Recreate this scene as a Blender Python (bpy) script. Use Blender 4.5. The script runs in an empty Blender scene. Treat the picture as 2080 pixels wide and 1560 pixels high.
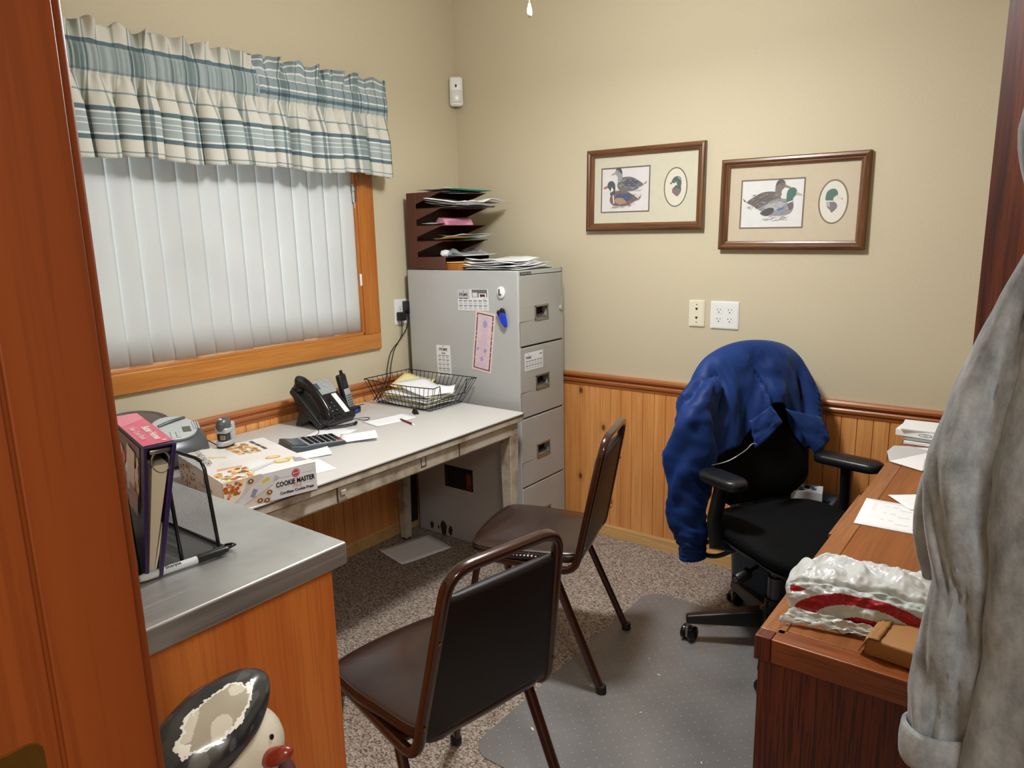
import bpy, bmesh, math, random
from mathutils import Vector, Matrix, noise
R = math.radians
PI = math.pi
random.seed(7)
scn = bpy.context.scene
COL = scn.collection

def hexc(h, a=1.0):
    h = h.lstrip('#')
    c = [int(h[i:i + 2], 16) / 255 for i in (0, 2, 4)]
    return tuple((x / 12.92 if x <= .04045 else ((x + .055) / 1.055) ** 2.4) for x in c) + (a,)

# ------------------------------------------------------------------ camera
CAM = Vector((2.5701, -2.9618, 1.472))
def make_camera(yaw, pitch, roll, f):
    fw = Vector((-math.sin(yaw) * math.cos(pitch), math.cos(yaw) * math.cos(pitch), math.sin(pitch)))
    r = Vector((math.cos(yaw), math.sin(yaw), 0)); u = r.cross(fw)
    c, s = math.cos(roll), math.sin(roll)
    r2 = r * c + u * s; u2 = u * c - r * s
    m = Matrix(((r2.x, u2.x, -fw.x), (r2.y, u2.y, -fw.y), (r2.z, u2.z, -fw.z)))
    cd = bpy.data.cameras.new('camera'); co = bpy.data.objects.new('camera', cd); COL.objects.link(co)
    co.matrix_world = Matrix.Translation(CAM) @ m.to_4x4()
    cd.sensor_width = 36; cd.lens = f * 36 / 2080; cd.clip_start = .02
    scn.camera = co
make_camera(.6499, -.2029, -.0232, 1469.242)

# ------------------------------------------------------------------ light
scn.view_settings.view_transform = 'Standard'
scn.view_settings.look = 'None'
scn.view_settings.gamma = 1
scn.view_settings.exposure = 0.05
scn.cycles.use_denoising = True
scn.cycles.max_bounces = 8
scn.cycles.transparent_max_bounces = 24
scn.cycles.sample_clamp_indirect = 6
w = bpy.data.worlds.new('sky'); scn.world = w; w.use_nodes = True
bg = w.node_tree.nodes['Background']
bg.inputs[0].default_value = (.82, .92, 1.0, 1); bg.inputs[1].default_value = 6

def lamp(name, kind, loc, power, color, rot=(0, 0, 0), **kw):
    l = bpy.data.lights.new(name, kind); l.energy = power; l.color = color
    for k, v in kw.items(): setattr(l, k, v)
    o = bpy.data.objects.new(name, l); COL.objects.link(o); o.location = loc; o.rotation_euler = rot
    return o
# ceiling fan light of the office, daylight through the blinds, unseen hallway lamp added to light the counter panel
FAN = (1.37, -1.17)
lamp('office_light', 'POINT', (FAN[0], FAN[1], 2.27), 35, (.97, .985, 1.0), shadow_soft_size=.09)
lamp('office_light_down', 'AREA', (FAN[0], FAN[1], 2.17), 20, (.97, .985, 1.0), shape='DISK', size=.22)
lamp('hallway_fill', 'AREA', (3.45, -3.4, 2.45), 42, (1.0, 1.0, 1.0), shape='RECTANGLE', size=.9, size_y=.3)

# ------------------------------------------------------------------ materials
MATS = {}
def newmat(name):
    m = bpy.data.materials.new(name); m.use_nodes = True
    nt = m.node_tree; b = nt.nodes['Principled BSDF']
    MATS[name] = m
    return m, nt, b
def N(nt, t, **kw):
    n = nt.nodes.new(t)
    for k, v in kw.items():
        if k.startswith('i_'): n.inputs[k[2:].replace('_', ' ')].default_value = v
        else: setattr(n, k, v)
    return n
def ramp(nt, stops, interp='LINEAR'):
    n = nt.nodes.new('ShaderNodeValToRGB'); cr = n.color_ramp; cr.interpolation = interp
    cr.elements[0].position = stops[0][0]; cr.elements[0].color = stops[0][1]
    cr.elements[1].position = stops[-1][0]; cr.elements[1].color = stops[-1][1]
    for p, c in stops[1:-1]:
        e = cr.elements.new(p); e.color = c
    return n
def coords(nt, scale=(1, 1, 1), rot=(0, 0, 0), out='Object'):
    tc = N(nt, 'ShaderNodeTexCoord'); mp = N(nt, 'ShaderNodeMapping')
    mp.inputs['Scale'].default_value = scale; mp.inputs['Rotation'].default_value = rot
    nt.links.new(tc.outputs[out], mp.inputs[0]); return mp.outputs[0]
def mixc(nt, fac, a, b, mode='MIX'):
    n = nt.nodes.new('ShaderNodeMix'); n.data_type = 'RGBA'; n.blend_type = mode
    for s, v in ((n.inputs[0], fac), (n.inputs[6], a), (n.inputs[7], b)):
        if hasattr(v, 'links'): nt.links.new(v, s)
        else: s.default_value = v
    return n.outputs[2]
def bump(nt, b, h, strength=.2, dist=.002):
    n = N(nt, 'ShaderNodeBump'); n.inputs['Strength'].default_value = strength; n.inputs['Distance'].default_value = dist
    nt.links.new(h, n.inputs['Height']); nt.links.new(n.outputs[0], b.inputs['Normal'])

def plain(name, col, rough=.5, metal=0, var=.06, scale=6, bmp=0, bscale=200, spec=.5, coat=0, alpha=1):
    """plain colour with a faint mottling; optional fine bump"""
    m, nt, b = newmat(name)
    c = hexc(col)
    n = N(nt, 'ShaderNodeTexNoise'); n.inputs['Scale'].default_value = scale; n.inputs['Detail'].default_value = 5
    nt.links.new(coords(nt), n.inputs['Vector'])
    lo = tuple(x * (1 - var) for x in c[:3]) + (1,); hi = tuple(min(1, x * (1 + var)) for x in c[:3]) + (1,)
    r = ramp(nt, [(.3, lo), (.7, hi)]); nt.links.new(n.outputs['Fac'], r.inputs[0])
    nt.links.new(r.outputs[0], b.inputs['Base Color'])
    b.inputs['Roughness'].default_value = rough; b.inputs['Metallic'].default_value = metal
    b.inputs['Specular IOR Level'].default_value = spec; b.inputs['Coat Weight'].default_value = coat
    b.inputs['Coat Roughness'].default_value = .1
    b.inputs['Alpha'].default_value = alpha
    if bmp:
        k = N(nt, 'ShaderNodeTexNoise'); k.inputs['Scale'].default_value = bscale; k.inputs['Detail'].default_value = 3
        nt.links.new(coords(nt), k.inputs['Vector']); bump(nt, b, k.outputs['Fac'], bmp)
    return m

def wood(name, dark, light, axis='z', rough=.4, grain=1.0, knots=False, fine=.5, coat=.15, pores=None, spec=.4):
    """grain runs along one axis of the object"""
    m, nt, b = newmat(name)
    i = 'xyz'.index(axis)
    def sc(a, l): v = [a, a, a]; v[i] = l; return tuple(v)
    co = coords(nt, sc(9 * grain, .7 * grain))
    n1 = N(nt, 'ShaderNodeTexNoise'); n1.inputs['Scale'].default_value = 1.6; n1.inputs['Detail'].default_value = 4; n1.inputs['Distortion'].default_value = .6
    nt.links.new(co, n1.inputs['Vector'])
    n2 = N(nt, 'ShaderNodeTexNoise'); n2.inputs['Scale'].default_value = 1; n2.inputs['Detail'].default_value = 3
    nt.links.new(coords(nt, sc(160 * grain, 4 * grain)), n2.inputs['Vector'])
    D, L = hexc(dark), hexc(light)
    r1 = ramp(nt, [(.3, D), (.72, L)]); nt.links.new(n1.outputs['Fac'], r1.inputs[0])
    d2 = tuple(x * .72 for x in D[:3]) + (1,)
    r2 = ramp(nt, [(.42, (1, 1, 1, 1)), (.5, (0, 0, 0, 1))]); nt.links.new(n2.outputs['Fac'], r2.inputs[0])
    f = N(nt, 'ShaderNodeMath', operation='MULTIPLY'); f.inputs[1].default_value = fine
    nt.links.new(r2.outputs[0], f.inputs[0])
    col = mixc(nt, f.outputs[0], r1.outputs[0], pores and hexc(pores) or d2)
    if knots:
        sx = N(nt, 'ShaderNodeSeparateXYZ'); nt.links.new(coords(nt, (6.5, 6.5, 4.2)), sx.inputs[0])
        aa = N(nt, 'ShaderNodeMath', operation='ADD'); nt.links.new(sx.outputs[0], aa.inputs[0]); nt.links.new(sx.outputs[1], aa.inputs[1])
        cb_ = N(nt, 'ShaderNodeCombineXYZ'); nt.links.new(aa.outputs[0], cb_.inputs[0]); nt.links.new(sx.outputs[2], cb_.inputs[1])
        vo = N(nt, 'ShaderNodeTexVoronoi', voronoi_dimensions='2D'); vo.inputs['Scale'].default_value = 1
        nt.links.new(cb_.outputs[0], vo.inputs['Vector'])
        kr = ramp(nt, [(.0, (1, 1, 1, 1)), (.05, (.85, .85, .85, 1)), (.075, (.22, .22, .22, 1)), (.17, (0, 0, 0, 1))])
        nt.links.new(vo.outputs['Distance'], kr.inputs[0])
        sp = N(nt, 'ShaderNodeSeparateColor'); nt.links.new(vo.outputs['Color'], sp.inputs[0])
        gt = N(nt, 'ShaderNodeMath', operation='GREATER_THAN'); gt.inputs[1].default_value = .55; nt.links.new(sp.outputs[0], gt.inputs[0])
        ml = N(nt, 'ShaderNodeMath', operation='MULTIPLY'); nt.links.new(kr.outputs[0], ml.inputs[0]); nt.links.new(gt.outputs[0], ml.inputs[1])
        col = mixc(nt, ml.outputs[0], col, hexc('#6b3216'))
    nt.links.new(col, b.inputs['Base Color'])
    b.inputs['Roughness'].default_value = rough; b.inputs['Coat Weight'].default_value = coat; b.inputs['Coat Roughness'].default_value = .25
    b.inputs['Specular IOR Level'].default_value = spec
    bump(nt, b, n2.outputs['Fac'], .12, .0006)
    return m

def vcol(name, rough=.55, spec=.4):
    """printed matter: the colour is stored on the faces"""
    m, nt, b = newmat(name)
    a = N(nt, 'ShaderNodeVertexColor', layer_name='Col')
    n = N(nt, 'ShaderNodeTexNoise'); n.inputs['Scale'].default_value = 60
    nt.links.new(coords(nt), n.inputs['Vector'])
    r = ramp(nt, [(.3, (.95, .95, .95, 1)), (.7, (1, 1, 1, 1))]); nt.links.new(n.outputs['Fac'], r.inputs[0])
    nt.links.new(mixc(nt, 1.0, a.outputs[0], r.outputs[0], 'MULTIPLY'), b.inputs['Base Color'])
    b.inputs['Roughness'].default_value = rough; b.inputs['Specular IOR Level'].default_value = spec
    return m

# wall paint / vinyl paper with a linen weave
m, nt, b = newmat('wallpaper')
n = N(nt, 'ShaderNodeTexNoise'); n.inputs['Scale'].default_value = 420; n.inputs['Detail'].default_value = 2
nt.links.new(coords(nt, (1, 1, .35)), n.inputs['Vector'])
n2 = N(nt, 'ShaderNodeTexNoise'); n2.inputs['Scale'].default_value = 420; n2.inputs['Detail'].default_value = 2
nt.links.new(coords(nt, (.35, .35, 1)), n2.inputs['Vector'])
ad = N(nt, 'ShaderNodeMath', operation='ADD'); nt.links.new(n.outputs[0], ad.inputs[0]); nt.links.new(n2.outputs[0], ad.inputs[1])
r = ramp(nt, [(.35, hexc('#c6bb9f')), (.65, hexc('#cfc4a9'))])
dv = N(nt, 'ShaderNodeMath', operation='MULTIPLY'); dv.inputs[1].default_value = .5; nt.links.new(ad.outputs[0], dv.inputs[0])
nt.links.new(dv.outputs[0], r.inputs[0]); nt.links.new(r.outputs[0], b.inputs['Base Color'])
b.inputs['Roughness'].default_value = .62; b.inputs['Specular IOR Level'].default_value = .3
bump(nt, b, dv.outputs[0], .10, .0006)

# carpet
m, nt, b = newmat('carpet')
v = N(nt, 'ShaderNodeTexVoronoi'); v.inputs['Scale'].default_value = 1; nt.links.new(coords(nt, (150, 240, 150), (0, 0, .5)), v.inputs['Vector'])
n = N(nt, 'ShaderNodeTexNoise'); n.inputs['Scale'].default_value = 130; n.inputs['Detail'].default_value = 4; nt.links.new(coords(nt), n.inputs['Vector'])
sp = N(nt, 'ShaderNodeSeparateColor'); nt.links.new(v.outputs['Color'], sp.inputs[0])
a2 = N(nt, 'ShaderNodeMath', operation='MULTIPLY_ADD'); a2.inputs[1].default_value = .5; nt.links.new(sp.outputs[0], a2.inputs[0])
h = N(nt, 'ShaderNodeMath', operation='MULTIPLY'); h.inputs[1].default_value = .5; nt.links.new(n.outputs[0], h.inputs[0]); nt.links.new(h.outputs[0], a2.inputs[2])
r = ramp(nt, [(.22, hexc('#54483e')), (.42, hexc('#8d7e70')), (.7, hexc('#b9aca0'))]); nt.links.new(a2.outputs[0], r.inputs[0])
nt.links.new(r.outputs[0], b.inputs['Base Color']); b.inputs['Roughness'].default_value = .95; b.inputs['Specular IOR Level'].default_value = .1
bump(nt, b, a2.outputs[0], .9, .006)

pine_z = wood('pine_vertical', '#d88e4c', '#ecac68', 'z', .42, 1.0, True, .35)
pine_zr = wood('pine_red_vertical', '#a85a22', '#c47634', 'z', .42, 1.0, True, .35)
rail_x = wood('rail_wood_x', '#a0582a', '#c07a40', 'x', .35, 1, False, .4, .3)
rail_y = wood('rail_wood_y', '#a0582a', '#c07a40', 'y', .35, 1, False, .4, .3)
base_x = wood('baseboard_wood', '#c99a5c', '#e0b87c', 'x', .45, 1, False, .3)
oak_y = wood('casing_wood_y', '#b4702e', '#c8873f', 'y', .38, 1.4, False, .4, .3)
oak_z = wood('casing_wood_z', '#a8601f', '#c07832', 'z', .38, 1.4, False, .4, .3)
jamb_w = wood('jamb_wood', '#7c3610', '#964a19', 'z', .45, .55, False, .3, .05)
door_w = wood('dark_door_wood', '#481806', '#a04c18', 'z', .5, 3.0, False, .5, .0, spec=.2)
panel_w = wood('counter_panel_wood', '#c4662a', '#d67e38', 'z', .42, .9, False, .35, .15)
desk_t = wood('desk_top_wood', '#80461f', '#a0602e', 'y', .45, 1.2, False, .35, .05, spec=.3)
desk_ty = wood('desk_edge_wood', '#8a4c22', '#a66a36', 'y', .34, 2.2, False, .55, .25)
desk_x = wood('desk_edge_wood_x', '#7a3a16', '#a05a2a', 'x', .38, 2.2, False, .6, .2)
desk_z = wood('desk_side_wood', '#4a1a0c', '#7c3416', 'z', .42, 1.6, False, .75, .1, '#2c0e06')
frame_w = wood('picture_frame_wood_z', '#4c2c16', '#80522a', 'z', .32, 3, False, .5, .4)
frame_wx = wood('picture_frame_wood_x', '#4c2c16', '#80522a', 'x', .32, 3, False, .5, .4)

ceil_m = plain('ceiling_paint', '#e4ddcc', .9, bmp=.3, bscale=120)
hall_m = plain('hall_paint', '#cbb894', .8)
white_pl = plain('white_plastic', '#e9ebe8', .35, var=.02)
almond = plain('almond_plastic', '#e6e0c8', .38, var=.02)
black_pl = plain('black_plastic', '#141518', .36, var=.1)
black_gl = plain('black_gloss_plastic', '#101116', .2, var=.1)
dark_slot = plain('dark_slot', '#151311', .8)
silver_pl = plain('silver_plastic', '#b9bec0', .32, .35, var=.03)
dgrey_pl = plain('dark_grey_plastic', '#54585a', .32, .15, var=.05)
chrome = plain('chrome', '#9c9a96', .25, .85, var=.04)
brass = plain('dull_brass', '#8c6a2c', .42, .9, var=.2, scale=30)
cab_m = plain('cabinet_paint', '#b4b5b3', .45, .05, var=.05, scale=3, bmp=.05, bscale=400)
cab_f = plain('cabinet_front_paint', '#a9a8a4', .42, .05, var=.06, scale=5, bmp=.05, bscale=400)
def rust_specks(m):
    nt = m.node_tree; b = nt.nodes['Principled BSDF']; src = b.inputs['Base Color'].links[0].from_socket
    vo = N(nt, 'ShaderNodeTexVoronoi'); nt.links.new(coords(nt, (16, 26, 17)), vo.inputs['Vector'])
    sp = N(nt, 'ShaderNodeSeparateColor'); nt.links.new(vo.outputs['Color'], sp.inputs[0])
    gt = N(nt, 'ShaderNodeMath', operation='GREATER_THAN'); gt.inputs[1].default_value = .72; nt.links.new(sp.outputs[0], gt.inputs[0])
    lt = N(nt, 'ShaderNodeMath', operation='LESS_THAN'); lt.inputs[1].default_value = .07; nt.links.new(vo.outputs['Distance'], lt.inputs[0])
    ml = N(nt, 'ShaderNodeMath', operation='MULTIPLY'); nt.links.new(gt.outputs[0], ml.inputs[0]); nt.links.new(lt.outputs[0], ml.inputs[1])
    nt.links.new(mixc(nt, ml.outputs[0], src, hexc('#4a3226')), b.inputs['Base Color'])
rust_specks(cab_f)
rust = plain('rust', '#3c2016', .9, var=.4, scale=90)
org_m = plain('organizer_brown', '#532b1c', .42, .1, var=.06)
lam_m = plain('white_laminate', '#d0cdc9', .34, var=.03, scale=3)
edge_m = plain('dark_edge_band', '#3a3029', .5)
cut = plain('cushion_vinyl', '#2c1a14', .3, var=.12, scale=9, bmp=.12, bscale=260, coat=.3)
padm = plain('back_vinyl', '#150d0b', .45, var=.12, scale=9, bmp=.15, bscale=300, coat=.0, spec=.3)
tube_m = plain('brown_tube_enamel', '#3a1a10', .22, .2, var=.12, scale=12, coat=.5)
rubber = plain('black_rubber', '#0e0d0d', .55)
paper = plain('white_paper', '#f2f3f4', .75, var=.01)
paper2 = plain('cream_paper', '#e4dcc4', .78, var=.02)
paper_g = plain('grey_paper', '#c9cbce', .75, var=.03)
yel_p = plain('yellow_paper', '#f0c23a', .7, var=.03)
ylp = plain('pale_yellow_paper', '#f0e3a0', .75, var=.03)
teal_p = plain('teal_folder_card', '#1f9480', .6, var=.04)
pink_p = plain('pink_paper', '#d88fa6', .7, var=.03)
amber_p = plain('amber_box_card', '#a8631c', .5)
print_m = vcol('printed_surface')
print_gl = vcol('printed_gloss', .25, .5)
cloth_blk = plain('black_seat_fabric', '#08090b', .85, var=.2, scale=40, bmp=.4, bscale=500, spec=.2)
armp = plain('black_arm_pad', '#15181b', .34, var=.08)
ink = plain('ink', '#1c1c20', .7)

# worn beige enamel on the desk frame
m, nt, b = newmat('worn_beige_metal')
n = N(nt, 'ShaderNodeTexNoise'); n.inputs['Scale'].default_value = 5; n.inputs['Detail'].default_value = 9; n.inputs['Roughness'].default_value = .72
nt.links.new(coords(nt), n.inputs['Vector'])
r = ramp(nt, [(.33, hexc('#6b5a44')), (.43, hexc('#a09480')), (.52, hexc('#b9b0a0')), (.75, hexc('#c6beb0'))]); nt.links.new(n.outputs[0], r.inputs[0])
nt.links.new(r.outputs[0], b.inputs['Base Color']); b.inputs['Roughness'].default_value = .5
beige = m

# brushed steel
m, nt, b = newmat('brushed_steel')
n = N(nt, 'ShaderNodeTexNoise'); n.inputs['Scale'].default_value = 1; n.inputs['Detail'].default_value = 3
nt.links.new(coords(nt, (300, 6, 300)), n.inputs['Vector'])
r = ramp(nt, [(.3, (.36, .36, .36, 1)), (.7, (.5, .5, .5, 1))]); nt.links.new(n.outputs[0], r.inputs[0]); nt.links.new(r.outputs[0], b.inputs['Roughness'])
n2 = N(nt, 'ShaderNodeTexNoise'); n2.inputs['Scale'].default_value = 5; n2.inputs['Detail'].default_value = 6; nt.links.new(coords(nt), n2.inputs['Vector'])
r2 = ramp(nt, [(.3, hexc('#bdbdbc')), (.7, hexc('#d8d8d6'))]); nt.links.new(n2.outputs[0], r2.inputs[0]); nt.links.new(r2.outputs[0], b.inputs['Base Color'])
b.inputs['Metallic'].default_value = .9
steel = m

# translucent vinyl slats
m, nt, b = newmat('blind_vinyl')
b.inputs['Base Color'].default_value = hexc('#dadbd6'); b.inputs['Roughness'].default_value = .45
tr = N(nt, 'ShaderNodeBsdfTranslucent'); tr.inputs[0].default_value = (.9, .93, .92, 1)
mx = N(nt, 'ShaderNodeMixShader'); mx.inputs[0].default_value = .16
nt.links.new(b.outputs[0], mx.inputs[1]); nt.links.new(tr.outputs[0], mx.inputs[2])
nt.links.new(mx.outputs[0], nt.nodes['Material Output'].inputs[0])
n = N(nt, 'ShaderNodeTexNoise'); n.inputs['Scale'].default_value = 4; nt.links.new(coords(nt), n.inputs['Vector'])
r = ramp(nt, [(.3, hexc('#d0d2d0')), (.7, hexc('#d9dbd9'))]); nt.links.new(n.outputs[0], r.inputs[0]); nt.links.new(r.outputs[0], b.inputs['Base Color'])
blind_m = m

# window glass
m, nt, b = newmat('window_glass')
b.inputs['Roughness'].default_value = .02; b.inputs['Transmission Weight'].default_value = 1; b.inputs['IOR'].default_value = 1.1
glass_m = m

# picture glass: nearly clear, faint reflection
m, nt, b = newmat('picture_glass')
b.inputs['Roughness'].default_value = .03; b.inputs['Alpha'].default_value = .05; b.inputs['Specular IOR Level'].default_value = .5
pglass = m

# vinyl chair mat with studs
m, nt, b = newmat('mat_vinyl')
co = coords(nt, (30, 30, 0), (0, 0, R(45)))
fr = N(nt, 'ShaderNodeVectorMath', operation='FRACTION'); nt.links.new(co, fr.inputs[0])
sb = N(nt, 'ShaderNodeVectorMath', operation='SUBTRACT'); sb.inputs[1].default_value = (.5, .5, 0); nt.links.new(fr.outputs[0], sb.inputs[0])
ln = N(nt, 'ShaderNodeVectorMath', operation='LENGTH'); nt.links.new(sb.outputs[0], ln.inputs[0])
lt = N(nt, 'ShaderNodeMath', operation='LESS_THAN'); lt.inputs[1].default_value = .055; nt.links.new(ln.outputs['Value'], lt.inputs[0])
n = N(nt, 'ShaderNodeTexNoise'); n.inputs['Scale'].default_value = 5; n.inputs['Detail'].default_value = 6; nt.links.new(coords(nt), n.inputs['Vector'])
r = ramp(nt, [(.3, hexc('#827f7c')), (.7, hexc('#979593'))]); nt.links.new(n.outputs[0], r.inputs[0])
nt.links.new(mixc(nt, lt.outputs[0], r.outputs[0], hexc('#a4a6a8')), b.inputs['Base Color'])
al = N(nt, 'ShaderNodeMath', operation='MULTIPLY_ADD'); al.inputs[1].default_value = .3; al.inputs[2].default_value = .62; nt.links.new(lt.outputs[0], al.inputs[0])
nt.links.new(al.outputs[0], b.inputs['Alpha'])
b.inputs['Roughness'].default_value = .3; b.inputs['Specular IOR Level'].default_value = .6
bump(nt, b, ln.outputs['Value'], .15, .001)
mat_m = m

# fabrics ------------------------------------------------------------
def weave(nt, b, scale, s=.3):
    k = N(nt, 'ShaderNodeTexNoise'); k.inputs['Scale'].default_value = scale; k.inputs['Detail'].default_value = 2
    nt.links.new(coords(nt), k.inputs['Vector']); bump(nt, b, k.outputs['Fac'], s, .001)
m, nt, b = newmat('navy_nylon')
n = N(nt, 'ShaderNodeTexNoise'); n.inputs['Scale'].default_value = 5; nt.links.new(coords(nt), n.inputs['Vector'])
r = ramp(nt, [(.3, hexc('#112a60')), (.7, hexc('#163472'))]); nt.links.new(n.outputs[0], r.inputs[0]); nt.links.new(r.outputs[0], b.inputs['Base Color'])
b.inputs['Roughness'].default_value = .55; b.inputs['Specular IOR Level'].default_value = .22; b.inputs['Sheen Weight'].default_value = .15; b.inputs['Sheen Tint'].default_value = (.2, .4, 1, 1); weave(nt, b, 900, .15)
navy = m
m, nt, b = newmat('grey_fleece')
n = N(nt, 'ShaderNodeTexNoise'); n.inputs['Scale'].default_value = 45; n.inputs['Detail'].default_value = 8; n.inputs['Roughness'].default_value = .65
nt.links.new(coords(nt, (1, 1, .6)), n.inputs['Vector'])
r = ramp(nt, [(.3, hexc('#7c7f82')), (.5, hexc('#9fa3a5')), (.72, hexc('#c0c3c4'))]); nt.links.new(n.outputs[0], r.inputs[0]); nt.links.new(r.outputs[0], b.inputs['Base Color'])
b.inputs['Roughness'].default_value = .95; b.inputs['Specular IOR Level'].default_value = .1; b.inputs['Sheen Weight'].default_value = .2; weave(nt, b, 260, .5)
fleece = m

def plaid(name, vstops, dim=1.0):
    m, nt, b = newmat(name)
    uv = N(nt, 'ShaderNodeUVMap'); sx = N(nt, 'ShaderNodeSeparateXYZ'); nt.links.new(uv.outputs[0], sx.inputs[0])
    rv = ramp(nt, vstops, 'CONSTANT')
    nt.links.new(sx.outputs[1], rv.inputs[0])
    fu = N(nt, 'ShaderNodeMath', operation='FRACT'); nt.links.new(sx.outputs[0], fu.inputs[0])
    W = (1, 1, 1, 1); g = hexc('#b9c4c4'); d = hexc('#8fa0a4')
    ru = ramp(nt, [(0, W), (.10, g), (.13, W), (.30, d), (.33, W), (.36, g), (.52, W), (.55, d), (.58, W), (.80, g), (.84, W)], 'CONSTANT')
    nt.links.new(fu.outputs[0], ru.inputs[0])
    c = mixc(nt, .8, rv.outputs[0], ru.outputs[0], 'MULTIPLY')
    # small woven check
    su = N(nt, 'ShaderNodeMath', operation='MULTIPLY'); su.inputs[1].default_value = 60; nt.links.new(sx.outputs[0], su.inputs[0])
    fu2 = N(nt, 'ShaderNodeMath', operation='FRACT'); nt.links.new(su.outputs[0], fu2.inputs[0])
    sv = N(nt, 'ShaderNodeMath', operation='MULTIPLY'); sv.inputs[1].default_value = 90; nt.links.new(sx.outputs[1], sv.inputs[0])
    fv2 = N(nt, 'ShaderNodeMath', operation='FRACT'); nt.links.new(sv.outputs[0], fv2.inputs[0])
    mm = N(nt, 'ShaderNodeMath', operation='MINIMUM'); nt.links.new(fu2.outputs[0], mm.inputs[0]); nt.links.new(fv2.outputs[0], mm.inputs[1])
    lt = N(nt, 'ShaderNodeMath', operation='LESS_THAN'); lt.inputs[1].default_value = .25; nt.links.new(mm.outputs[0], lt.inputs[0])
    ml = N(nt, 'ShaderNodeMath', operation='MULTIPLY'); ml.inputs[1].default_value = .22; nt.links.new(lt.outputs[0], ml.inputs[0])
    c = mixc(nt, ml.outputs[0], c, hexc('#8d979a'))
    nt.links.new(c, b.inputs['Base Color']); b.inputs['Roughness'].default_value = .9; b.inputs['Specular IOR Level'].default_value = .1
    tr = N(nt, 'ShaderNodeBsdfTranslucent'); nt.links.new(c, tr.inputs[0])
    mx = N(nt, 'ShaderNodeMixShader'); mx.inputs[0].default_value = .12
    nt.links.new(b.outputs[0], mx.inputs[1]); nt.links.new(tr.outputs[0], mx.inputs[2])
    nt.links.new(mx.outputs[0], nt.nodes['Material Output'].inputs[0])
    weave(nt, b, 700, .2)
    return m
CR, GB, DB, WT, MG = hexc('#dedbd0'), hexc('#a9b6b7'), hexc('#637781'), hexc('#ecece6'), hexc('#93a3a8')
# v runs from 0 at the top edge of the header to 1 at the hem
skirt = [(.38, CR), (.50, MG), (.515, CR), (.615, DB), (.65, WT), (.665, GB), (.705, WT), (.712, GB), (.745, WT), (.752, GB), (.81, WT), (.825, DB), (.86, CR), (.955, MG), (.965, CR), (1.0, CR)]
plaid_a = plaid('plaid_left', [(0, CR), (.13, DB), (.165, GB), (.345, MG), (.365, CR)] + skirt[1:])
plaid_b = plaid('plaid_right', [(0, MG), (.03, WT), (.045, MG), (.10, WT), (.115, GB), (.17, WT), (.18, MG), (.255, WT), (.27, MG), (.30, DB), (.33, GB), (.365, CR)] + skirt[1:])

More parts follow.
